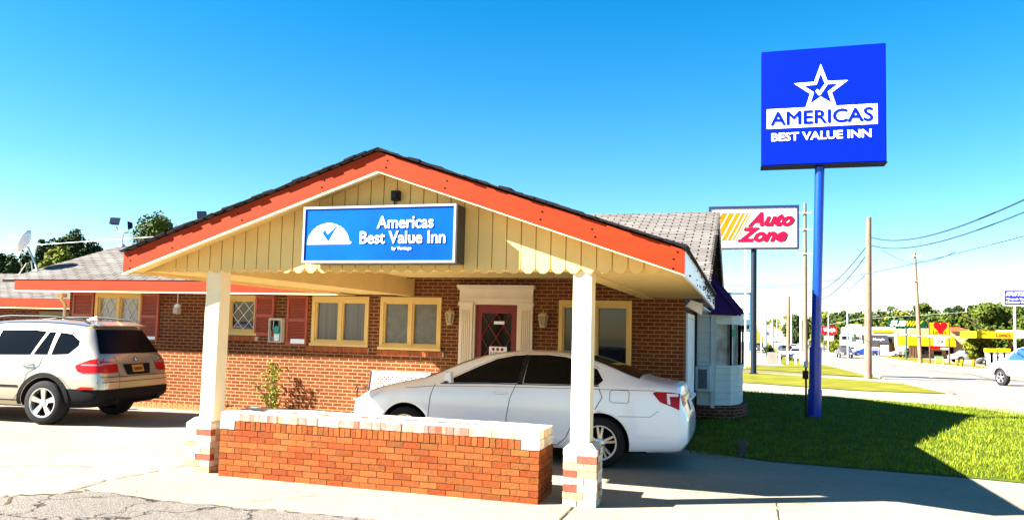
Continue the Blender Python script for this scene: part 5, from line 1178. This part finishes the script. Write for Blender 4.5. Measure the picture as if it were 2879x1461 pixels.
# steel fuel canopy
Y = 112.; x0, x1, z0, z1 = bz('S3', 1412, 618, 1850, 697, Y)
g = thing('fuel_canopy', 'long yellow fuel canopy with dark lettering at the right edge', 'canopy', (x0, Y, -1.3)); org = g.location.copy()
Z_(MB().box((x0, Y, z0), (x1+.0, Y+8, z1)).build('fascia', YELLOW, g)); x2 = rg('S3', 2120, 650, Y).x; Z_(MB().box((x1+.01, Y-.1, z0+.1), (x2, Y+8, z1+.2)).build('white_fascia', SWHITE, g))
for x in (1800, 2010): q = rg('S3', x, 800, Y+3); Z_(MB().box((q.x-.15, Y+3, -1.3), (q.x+.15, Y+3.3, z0-.01)).build('column', BROWNP, g))
Z_(text("Love's", 'lettering', mat('dark_orange', (.16, .03, .0), .5), g, (x0+(x1-x0)*.70, Y-.01, (z0+z1)/2), height=(z1-z0)*.6, width=(x1-x0)*.38, ext=.01, bold=.04)); a0, a1, b0, b1 = bz('S3', 1490, 630, 1545, 668, Y); Z_(MB().box((a0, Y-.03, b0), (a1, Y-.001, b1)).build('emblem', mat('emblem_orange', (.7, .3, .0), .5), g))
# pumps
Y = 98.
for i, (a, b, lb) in enumerate(((1508, 1640, 'fuel pump island with yellow top, left of the two'), (1648, 1790, 'fuel pump island with yellow top, right of the two beside the white pickup'))):
    x0, x1, z0, z1 = bz('S3', a, 812, b, 1020, Y); zb = zg(x0, Y); g = thing('fuel_pump', lb, 'fuel pump', ((x0+x1)/2, Y, zb), 0, 'fuel pumps'); wd = x1-x0; h = z1-zb
    t = MB(); t.box((-wd/2, -.5, h-.45), (wd/2, .5, h)); t.build('top', YELLOW, g, bevel=.05)
    t = MB(); t.box((-wd/2+.1, -.35, 0), (-wd/2+.7, .35, h-.45)); t.box((wd/2-.7, -.35, 0), (wd/2-.1, .35, h-.45)); t.box((-wd/2+.1, -.3, h*.45), (wd/2-.1, .3, h*.6)); t.build('body', FWHITE, g)
    t = MB(); t.box((-wd/2+.75, -.3, h*.62), (wd/2-.75, .3, h*.78)); t.box((-.5, -.3, .1), (.5, .3, h*.4)); t.build('panel', CLAD, g)
for i, x in enumerate((1187, 1240, 1375)):
    p = rg('S3', x, 1022, 100); z1 = rg('S3', x, 940, 100).z; zb = zg(p.x, 100)
    t = MB(); t.lathe([(0, 0), (.16, 0), (.16, z1-zb-.08), (.10, z1-zb), (0, z1-zb)], 12); o = tag(t.build('bollard', YELLOW), ['yellow bollard, left of the three beside the parked silver car', 'yellow bollard, middle of the three beside the parked silver car', 'yellow bollard, right of the three near the pumps'][i], 'bollard', 'yellow bollards'); o.location = (p.x, 100, zb)
x0, x1, z0, z1 = bz('S3', 936, 903, 1026, 996, 108); zb = zg(x0, 108); g = thing('banner_sign', 'small yellow and green banner standing low under the price sign', 'sign', ((x0+x1)/2, 108, zb)); h = z1-zb
MB().box((-(x1-x0)/2, -.05, .3), ((x1-x0)/2, .05, h*.62)).build('lower_banner', mat('banner_yellow', (.6, .6, .02), .5), g); MB().box((-(x1-x0)/2, -.05, h*.62+.002), ((x1-x0)/2, .05, h)).build('upper_banner', mat('banner_green', (.1, .4, .1), .5), g)
for x in (-(x1-x0)/2, (x1-x0)/2): MB().box((x-.04, -.04, 0), (x+.04, .04, h)).build('post', GREYP, g)
# dark roofed restaurant
Y = 160.
g = thing('dark_roof_restaurant', 'restaurant with dark mansard roof and yellow striped white parapet left of the store', 'building', (rg('S3', 350, 850, Y).x, Y, -1.3)); org = g.location.copy()
x0, x1, z0, z1 = bz('S3', 120, 565, 480, 650, Y+3); Z_(MB().box((x0, Y+2.5, z0-.5), (x1, Y+14, z1)).build('parapet', WWALL, g)); a0, a1, b0, b1 = bz('S3', 215, 598, 478, 632, Y+2.4); Z_(MB().box((a0, Y+2.35, b0), (a1, Y+2.49, b1)).build('yellow_stripe', YELLOW, g))
x0, x1, z0, z1 = bz('S3', 130, 660, 400, 832, Y); Z_(MB().box((x0, Y, -1.4), (x1, Y+12, z1-1)).build('entrance_wall', WWALL, g)); Z_(MB().prism([(x0-.5, Y-1.5, z1-1.8), (x1, Y-1.5, z1-1.8), (x1, Y+1, z1), (x0-.5, Y+1, z1)], (0, .5, .05)).build('entrance_roof', DROOF, g))
a0, a1, b0, b1 = bz('S3', 330, 700, 398, 830, Y-1); 
for x in (332, 378): q = rg('S3', x, 800, Y-1.4); Z_(MB().box((q.x-.35, Y-1.5, -1.4), (q.x+.35, Y-1.1, z1-1.81)).build('column', WWALL, g))
a0, a1, b0, b1 = bz('S3', 335, 735, 385, 825, Y-.1); Z_(MB().box((a0, Y-.08, -1.3), (a1, Y-.002, b1)).build('entrance', NIGHT, g))
x0, x1, z0, z1 = bz('S3', 400, 668, 625, 880, Y+1); Z_(MB().box((x0, Y+1, -1.4), (x1, Y+13, (z0+z1)/2+.6)).build('brick_wall', TANB, g)); Z_(MB().prism([(x0, Y+.2, (z0+z1)/2+.4), (x1+.5, Y+.2, (z0+z1)/2+.4), (x1-1.2, Y+3, z1+.2), (x0, Y+3, z1+.2)], (0, 1.5, .05)).build('mansard', DROOF, g))
a0, a1, b0, b1 = bz('S3', 222, 684, 350, 712, Y-1.6); Z_(text("Marty's", 'lettering', SWHITE, g, ((a0+a1)/2, Y-1.75, (b0+b1)/2-.2), height=(b1-b0)*1.0, width=(a1-a0), ext=.02, bold=.04))
x0, x1, z0, z1 = bz('S3', 203, 800, 292, 832, 140); g = thing('lawn_banner', 'small white banner with red letters in front of the dark roofed restaurant', 'sign', ((x0+x1)/2, 140, -1.25)); MB().box((-(x1-x0)/2, -.03, z0+1.25), ((x1-x0)/2, .03, z1+1.25)).build('board', SWHITE, g); 
for x in (-(x1-x0)/2+.1, (x1-x0)/2-.1): MB().box((x-.04, .031, 0), (x+.04, .1, z1+1.25)).build('post', GREYP, g)
text('SMOKER', 'lettering', SRED, g, (0, -.05, (z0+z1)/2+1.25), height=(z1-z0)*.6, width=(x1-x0)*.85, ext=.01, bold=.03)
# white building with sign face, small red neighbour
Y = 175.
g = thing('white_shop', 'white stepped shop building with dark lettering left of the brown pole', 'building', (rg('S4', 1520, 700, Y).x, Y, -1.2)); org = g.location.copy()
x0, x1, z0, z1 = bz('S4', 1483, 458, 1626, 760, Y); Z_(MB().box((x0, Y, -1.4), (x1, Y+10, z1)).build('wall', WWALL, g)); Z_(text('LION', 'lettering', DROOF, g, ((x0+x1)/2+1.2, Y-.03, z1-3.8), height=1.6, width=(x1-x0)*.62, ext=.02)); 
a0, a1, b0, b1 = bz('S4', 1535, 590, 1612, 650, Y); Z_(text('CAFE', 'lettering', GREEN, g, ((a0+a1)/2, Y-.03, (b0+b1)/2), height=1.3, width=a1-a0, ext=.02))
a0, a1, b0, b1 = bz('S4', 1395, 500, 1482, 760, Y+1); Z_(MB().box((a0, Y+1, -1.4), (a1, Y+9, b1)).build('side_wall', WWALL, g)); c0, c1, d0, d1 = bz('S4', 1395, 580, 1500, 640, Y+.8); Z_(MB().box((c0, Y-.6, d0), (c1, Y+.99, d1)).build('green_awning', mat('awning_green', (.12, .22, .14), .6), g))
a0, a1, b0, b1 = bz('S4', 1420, 650, 1470, 760, Y+.9); Z_(MB().box((a0, Y+.9, -1.2), (a1, Y+.99, b1)).build('shop_window', NIGHT, g))
x0, x1, z0, z1 = bz('S4', 1630, 500, 1665, 760, Y+2); g = thing('red_shop', 'narrow red shop front squeezed between the white shop and the brown pole', 'building', ((x0+x1)/2, Y+2, -1.2)); org = g.location.copy()
Z_(MB().box((x0, Y+2, -1.4), (x1, Y+9, z1)).build('wall', mat('red_wall', (.30, .03, .02), .6), g)); Z_(MB().box((x0+.2, Y+1.9, z1-2.6), (x1-.2, Y+1.99, z1-.6)).build('sign_panel', SRED, g))
g = thing('menu_board', 'white two panel menu board in front of the white shop', 'sign', (rg('S4', 1395, 740, 165).x, 165, -1.2)); h = rg('S4', 1395, 600, 165).z+1.2
MB().box((-1.0, -.1, h*.2), (1.0, .1, h)).build('board', SWHITE, g); MB().box((-.7, -.13, h*.72), (.7, -.101, h*.92)).build('upper_panel', CLAD, g); MB().box((-.7, -.13, h*.25), (.7, -.101, h*.4)).build('lower_panel', CLAD, g); MB().box((-.1, -.1, 0), (.1, .1, h*.2)).build('post', GREYP, g)
# rail fence and lot barrier left of the road
g = thing('rail_fence', 'low white rail fence on the verge left of the blue pole', 'fence', (rg('S4', 460, 950, 72).x, 72, -.6)); L = rg('S4', 800, 950, 72).x-g.location.x
MB().box((0, -.05, .95), (L, .05, 1.1)).build('rail', FWHITE, g)
for i in range(4): MB().box((L*i/3-.06, -.04, 0), (L*i/3+.06, .04, .949)).build('post', FWHITE, g)
p = rg('S4', 360, 940, 74); tag(MB().prism([(p.x-.5, 74, -.65), (p.x+.5, 74, -.65), (p.x+.4, 74, .35), (p.x-.4, 74, .35)], (0, .8, 0)).build('concrete_block', CURBM), 'tapered pale concrete block at the foot of the long headed street lamp', 'concrete block')
# ================================================================ OTHER VEHICLES
def small_car(name, label, cat, kind, paint, loc, rz, group='vehicles on and by the street'):
    g = thing(name, label, cat, loc, rz, group)
    if kind == 'pickup':
        ST = [(0, .5, .85, 1.0, .85, .82, .7), (.1, .45, .95, 1.1, .95, .92, .8), (.9, .45, 1.12, 1.22, 1.0, .95, .85), (1.1, .45, 1.15, 1.35, 1.0, .95, .8), (1.65, .45, 1.18, 1.82, 1.0, .93, .72), (2.3, .45, 1.2, 1.9, 1.0, .93, .74), (3.6, .45, 1.2, 1.88, 1.0, .93, .74), (3.85, .45, 1.2, 1.3, 1.0, .95, .85), (4.0, .45, 1.15, 1.22, 1.0, .95, .9), (5.5, .5, 1.15, 1.22, 1.0, .95, .9), (5.6, .55, 1.1, 1.18, .98, .93, .88)]
        win = [[(1.40, 1.22), (1.78, 1.72), (2.2, 1.80), (2.65, 1.80), (2.65, 1.23)], [(2.75, 1.23), (2.75, 1.80), (3.45, 1.78), (3.55, 1.25)]]; ax = (1.0, 4.45); R_ = .40; wy = .84; rear = (3.7, .7, 1.35, 1.75)
    elif kind == 'suv':
        ST = [(0, .4, .8, .95, .8, .75, .6), (.1, .35, .9, 1.05, .9, .86, .7), (1.1, .3, 1.0, 1.12, .93, .9, .75), (1.4, .3, 1.05, 1.3, .94, .9, .7), (2.0, .3, 1.08, 1.68, .94, .88, .64), (2.6, .3, 1.1, 1.74, .94, .88, .66), (4.1, .3, 1.1, 1.7, .93, .87, .66), (4.5, .35, 1.1, 1.3, .92, .86, .75), (4.65, .45, .9, 1.0, .85, .8, .7)]
        win = [[(1.7, 1.12), (2.15, 1.58), (2.6, 1.62), (2.6, 1.14)], [(2.7, 1.14), (2.7, 1.62), (3.5, 1.60), (3.5, 1.15)], [(3.6, 1.15), (3.6, 1.58), (4.05, 1.5), (4.1, 1.2)]]; ax = (.85, 3.65); R_ = .36; wy = .80; rear = (4.4, .62, 1.2, 1.58)
    else:
        ST = [(0, .3, .52, .6, .6, .55, .42), (.1, .22, .66, .74, .78, .76, .6), (1.0, .17, .86, .95, .88, .86, .72), (1.4, .17, .9, 1.02, .89, .87, .7), (2.0, .17, .92, 1.38, .89, .86, .58), (2.7, .17, .94, 1.44, .89, .86, .57), (3.3, .17, .95, 1.38, .89, .86, .57), (3.9, .17, .97, 1.1, .88, .84, .64), (4.4, .2, .96, 1.05, .86, .8, .66), (4.55, .3, .8, .9, .8, .74, .6)]
        win = [[(1.7, .98), (2.1, 1.28), (2.55, 1.36), (2.55, .98)], [(2.65, .98), (2.65, 1.36), (3.1, 1.33), (3.45, 1.15), (3.5, 1.02)]]; ax = (.9, 3.6); R_ = .32; wy = .76; rear = (4.4, .5, 1.0, 1.3)
    body, bv = car_shell(ST, [(a, R_) for a in ax], R_+.06, paint, archw=.28); body.parent = g
    for sg in (-1, 1): decal('side_window', win, 'y', sg, bv, DGLASS, g, .01, .25)
    decal('rear_window', [[(-rear[1], rear[2]), (rear[1], rear[2]), (rear[1]*.85, rear[3]), (-rear[1]*.85, rear[3])]], 'x', 1, bv, DGLASS, g, .015, .25)
    for sg in (-1, 1):
        decal('tail_light', [[(sg*.62, .85), (sg*.86, .85), (sg*.86, 1.05), (sg*.62, 1.05)][::sg]], 'x', 1, bv, REDLENS, g, .015, .25); decal('headlight', [[(sg*.45, .62), (sg*.75, .62), (sg*.75, .78), (sg*.45, .78)][::sg]], 'x', -1, bv, CLEARLENS, g, .015, .25)
        for x in ax: wheel(g, x, sg*wy, sg, R_, R_*.62, .22, 5, .04)
    decal('windscreen', [[(1.5, -.6), (1.5, .6), (2.05, .5), (2.05, -.5)]], 'z', 1, bv, DGLASS, g, .01, .25)
    if kind == 'pickup': t = MB(); t.box((3.95, -.80, 1.10), (5.5, .80, 1.235)); t.build('bed_floor', CLAD, g)
    return g
def redup(src, paint, label, loc, rz, name=None):
    r = dup(src, loc, rz, label=label)
    for ch in r.children:
        if ch.name.startswith('body') and paint: ch.data = ch.data.copy(); ch.data.materials[0] = paint
    return r
PB = mat('blue_car_paint', (.01, .03, .30), .25, coat=.6, var=.02); PD = mat('dark_car_paint', (.05, .045, .045), .25, coat=.6, var=.02); PS = mat('silver_car_paint', (.45, .46, .48), .25, metal=.4, coat=.6, var=.02)
p = at(2826, 1086, 41.7)
pk = small_car('pickup_truck', 'white pickup truck with blue windows driving in at the right edge of the street', 'pickup truck', 'pickup', CARWHITE, (p.x+.34, 42.96, zg(0, 42.4)), rad(-69)); 
for ch in pk.children:
    if ch.name.startswith('side_window'): ch.data.materials[0] = mat('blue_window', (.02, .06, .35), .1, var=.1)
p = rg('S4', 1345, 905, 131); redup(pk, PD, 'dark pickup truck seen from behind on the far side of the street', (p.x+.2, 127, zg(0, 127)), -pi/2+pi)
for ch in [c for c in C.objects if c.parent and c.parent.name == 'pickup_truck.001']: 
    if ch.name.startswith('side_window'): ch.data = ch.data.copy(); ch.data.materials[0] = DGLASS
sv = small_car('street_car', 'white SUV seen from behind left of the road between two poles', 'car', 'suv', CARWHITE, (8.4, 150, zg(0, 150)), pi/2)
sd = small_car('street_car', 'bright blue sedan beside the dark pickup near the brown pole', 'car', 'sedan', PB, (rg('S4', 1480, 860, 150).x, 150, zg(0, 150)), .1)
redup(sv, CARWHITE, 'small far white SUV climbing the hill road', (8.6, 262, zg(0, 262)), pi/2); redup(sd, PD, 'tiny far dark car near the crest of the road', (9.5, 380, zg(0, 380)), pi/2)
redup(sv, PD, 'dark far car in the middle of the road before the hill tree', (16, 215, zg(0, 215)), -pi/2); redup(sv, PD, 'dark SUV parked front out behind the rail fence', (rg('S4', 625, 890, 95).x, 99, zg(0, 95)), -pi/2+.1+pi)
redup(sd, PS, 'silver car parked behind the rail fence by the white pole', (rg('S4', 705, 890, 92).x, 94, zg(0, 92)), -pi/2-.1+pi); redup(pk, PS, 'silver pickup parked at the store left of the bollards', (rg('S3', 1110, 990, 122).x, 122, zg(0, 122)), .25)
redup(sd, PD, 'dark sedan parked beside the fuel pumps', (rg('S3', 1400, 990, 118).x, 118, zg(0, 118)), -.1); redup(sd, CARWHITE, 'white sedan parked before the restaurant brick wall', (rg('S3', 415, 870, 150).x, 150, zg(0, 150)), .2)
redup(sv, PD, 'dark car parked at the end of the restaurant wall', (rg('S3', 535, 890, 146).x, 146, zg(0, 146)), .6); redup(sd, CARWHITE, 'white car parked in front of the white shop beside the blue sedan', (rg('S4', 1250, 850, 160).x, 160, zg(0, 160)), .1)
redup(sv, PD, 'dark car far away left of the road by the street lamps', (rg('S4', 180, 760, 150).x, 150, zg(0, 150)), pi/2)

# ================================================================ TREES
LF = [mat('foliage_dark', (.030, .050, .016), .7, var=.25, scale=.6, vcol=True, spec=.08), mat('foliage_mid', (.050, .072, .010), .7, var=.3, scale=.5, vcol=True, spec=.08), mat('foliage_yellow', (.095, .11, .010), .7, var=.3, scale=.5, vcol=True, spec=.08)]
def crown(mb, c, r, n, s_, rr, clumps=14, mi=0):
    cs = []
    for i in range(clumps):
        v = Vector((rr.gauss(0, 1), rr.gauss(0, 1), rr.gauss(0, 1))).normalized()*rr.uniform(.35, .8); cs.append((Vector((v.x*r[0], v.y*r[1], v.z*r[2])), rr.uniform(.28, .5)))
    cs.append((Vector((0, 0, 0)), .55))
    for i in range(n):
        cc, k = rr.choice(cs); v = Vector((rr.gauss(0, 1), rr.gauss(0, 1), rr.gauss(0, 1))).normalized(); d = rr.random()**.45*k
        p = cc+Vector((v.x*r[0]*d, v.y*r[1]*d, v.z*r[2]*d)); leafq(mb, Vector(c)+p, s_, rr, mi, v, .7)
def tree(name, label, base, h, wd, s_, n, mi, seed, group, low=.25):
    rr = random.Random(seed); g = thing(name, label, 'tree', base, 0, group)
    t = MB(); t.tube([(0, 0, 0), (rr.uniform(-.1, .1)*wd, 0, h*.35), (0, 0, h*.8)], [h*.03, h*.02, h*.006], 8)
    for i in range(7):
        a = rr.uniform(0, 6.28); z = h*rr.uniform(.25, .6); t.tube([(0, 0, z), (cos(a)*wd*.2, sin(a)*wd*.2, z+h*.12), (cos(a)*wd*.38, sin(a)*wd*.38, z+h*.26)], [h*.012, h*.008, h*.003], 5)
    t.build('trunk', BARK, g)
    t = MB(); crown(t, (0, 0, h*(low+1)/2), (wd/2, wd/2, h*(1-low)/2), n, s_, rr); t.build('crown', LF[mi], g); return g
TL = 'trees behind the left roof'
def ptree(name, label, k, x, ytop, wpx, Y, n, s_, mi, seed, group, low=.25, zb=None):
    a = rg(k, x, ytop, Y); zb = zg(a.x, Y) if zb is None else zb; h = a.z-zb; sc = Y*1.0/FPX/math.cos(.25); wd = wpx/REG[k][2]*sc*1.2
    return tree(name, label, (a.x, Y, zb), h, wd, s_, n, mi, seed, group, low)
ptree('tree', 'tall dark tree filling the gap between the dish and the spreading tree', 'R1', 560, 520, 420, 50, 6000, .16, 0, 21, TL, .1)
ptree('tree', 'dark tree at the far left edge behind the satellite dish', 'R1', 60, 430, 520, 42, 11000, .16, 0, 1, TL, .1)
ptree('tree', 'small blue green tree just right of the satellite dish', 'R1', 440, 440, 340, 46, 6500, .14, 0, 2, TL, .3)
ptree('tree', 'rounded yellow green tree behind the left roof slope', 'R1', 620, 530, 620, 38, 12000, .12, 2, 3, TL, .3)
ptree('tree', 'tall airy spreading tree left of the roof floodlights', 'R1', 930, 345, 600, 48, 7500, .13, 0, 4, TL, .4)
ptree('tree', 'airy tree rising behind the canopy roof right of the floodlights', 'R1', 1930, 225, 800, 48, 11000, .12, 1, 5, TL, .4)
TR = 'trees across the street'
ptree('tree', 'dense dark green tree beside the far road behind thin poles', 'S4', 690, 305, 270, 200, 5000, .40, 0, 6, TR, .02)
ptree('tree', 'tall lone round topped tree above the wood behind the leaning pole', 'S3', 800, 290, 170, 240, 1600, .45, 1, 7, TR, .62)
ptree('tree', 'pointed conifer like tree above the wood right of the brown pole', 'S3', 240, 400, 120, 230, 1400, .4, 0, 8, TR, .3)
ptree('tree', 'dark rounded tree top left of the blue sign', 'S3', 1170, 318, 170, 235, 2000, .45, 0, 9, TR, .4)
ptree('tree', 'small tree top right of the pale far pole', 'S3', 1330, 325, 120, 235, 1200, .42, 0, 10, TR, .4)
ptree('tree', 'large bushy sunlit tree behind the yellow fuel canopy', 'S3', 1640, 232, 620, 128, 16000, .26, 1, 11, TR, .02)
ptree('tree', 'large bushy tree below the blue sign at the right edge', 'S3', 1960, 300, 560, 132, 12000, .27, 0, 12, TR, .02)
ptree('tree', 'low pale green tree beside the store brick wall', 'S3', 1440, 560, 240, 120, 3500, .22, 2, 13, TR, .02)
# wood on the hill: nobody could count its trees
rr = random.Random(77); mb = MB()
for i in range(150):
    k = i/150; X = rr.uniform(1140, 4000); Yd = rr.uniform(215, 250)
    a = at(2100+X/5.0275*.0+rr.uniform(215, 900), 900, Yd); 
    zb = zg(a.x, Yd); px_ = 2310
    h = rr.uniform(6, 10); r = rr.uniform(3, 5.5)
    crown(mb, (a.x, Yd, zb+h*.45), (r, r, h*.55), 330, .5, rr, 6, rr.choice((0, 1, 1, 1, 2)))
for i in range(26):
    X = rr.uniform(-60, 3); Yd = rr.uniform(420, 700); h = rr.uniform(5, 9); crown(mb, (X, Yd, zg(X, Yd)+h*.4), (6, 6, h*.5), 90, 1.1, rr, 5, rr.choice((0, 1)))
for i in range(40):
    X = rr.uniform(20, 160); Yd = rr.uniform(380, 760); h = rr.uniform(6, 12); crown(mb, (X, Yd, zg(X, Yd)+h*.4), (7, 7, h*.5), 110, 1.1, rr, 5, rr.choice((0, 1, 2)))
tag(mb.build('woodland', LF, recalc=False), 'mixed green wood covering the low hill behind the shops', 'wood', kind='stuff')
mb = MB()
for X, Yd, r in ((rg('S4', 1190, 760, 178).x, 178, 1.6), (rg('S4', 1290, 700, 182).x, 182, 1.8), (rg('S4', 1230, 800, 176).x, 176, 1.1)):
    g = thing('bush', ['yellow green bush under the red sign', 'tall bush right of the red sign', 'low dark bush at the foot of the red sign posts'][[178, 182, 176].index(Yd)], 'bush', (X, Yd, zg(X, Yd)), 0, 'bushes by the red sign'); t = MB(); crown(t, (0, 0, r*.8), (r, r, r*.9), 500, .22, rr, 6); t.build('foliage', LF[2], g)
for X, Yd in ((rg('S4', 310, 800, 90).x, 90),):
    g = thing('bush', 'spiky dark bush under the street lamps left of the road', 'bush', (X, Yd, zg(X, Yd))); t = MB(); crown(t, (0, 0, 1.1), (.7, .7, 1.2), 400, .16, rr, 5); t.build('foliage', LF[0], g)
# grass blades on the lawn
rr = random.Random(12); mb = MB()
def inl(x, y): return y > 11.9-.11*x and y < 26.2-.42*x and -.8 < x < 6.6
n = 0
while n < 34000:
    x = rr.uniform(-.8, 6.6); y = 11+15*rr.random()**1.3
    if not inl(x, y): continue
    n += 1; a = rr.uniform(0, 6.28); l = rr.uniform(.02, .055); s_ = .005+.003*rr.random(); c = rr.uniform(.65, 1.3)
    mb.add([(x-s_*cos(a), y-s_*sin(a), .014), (x+s_*cos(a), y+s_*sin(a), .014), (x+rr.uniform(-.03, .03), y+rr.uniform(-.03, .03), .03+l)], [(0, 1, 2)], 0, (c*rr.uniform(.8, 1.3), c, c*.6))
tag(mb.build('grass', mat('grass_blade', (.13, .17, .012), .7, var=.3, scale=2, vcol=True), recalc=False), 'short green grass growing on the lawn under the blue sign', 'grass', kind='stuff')
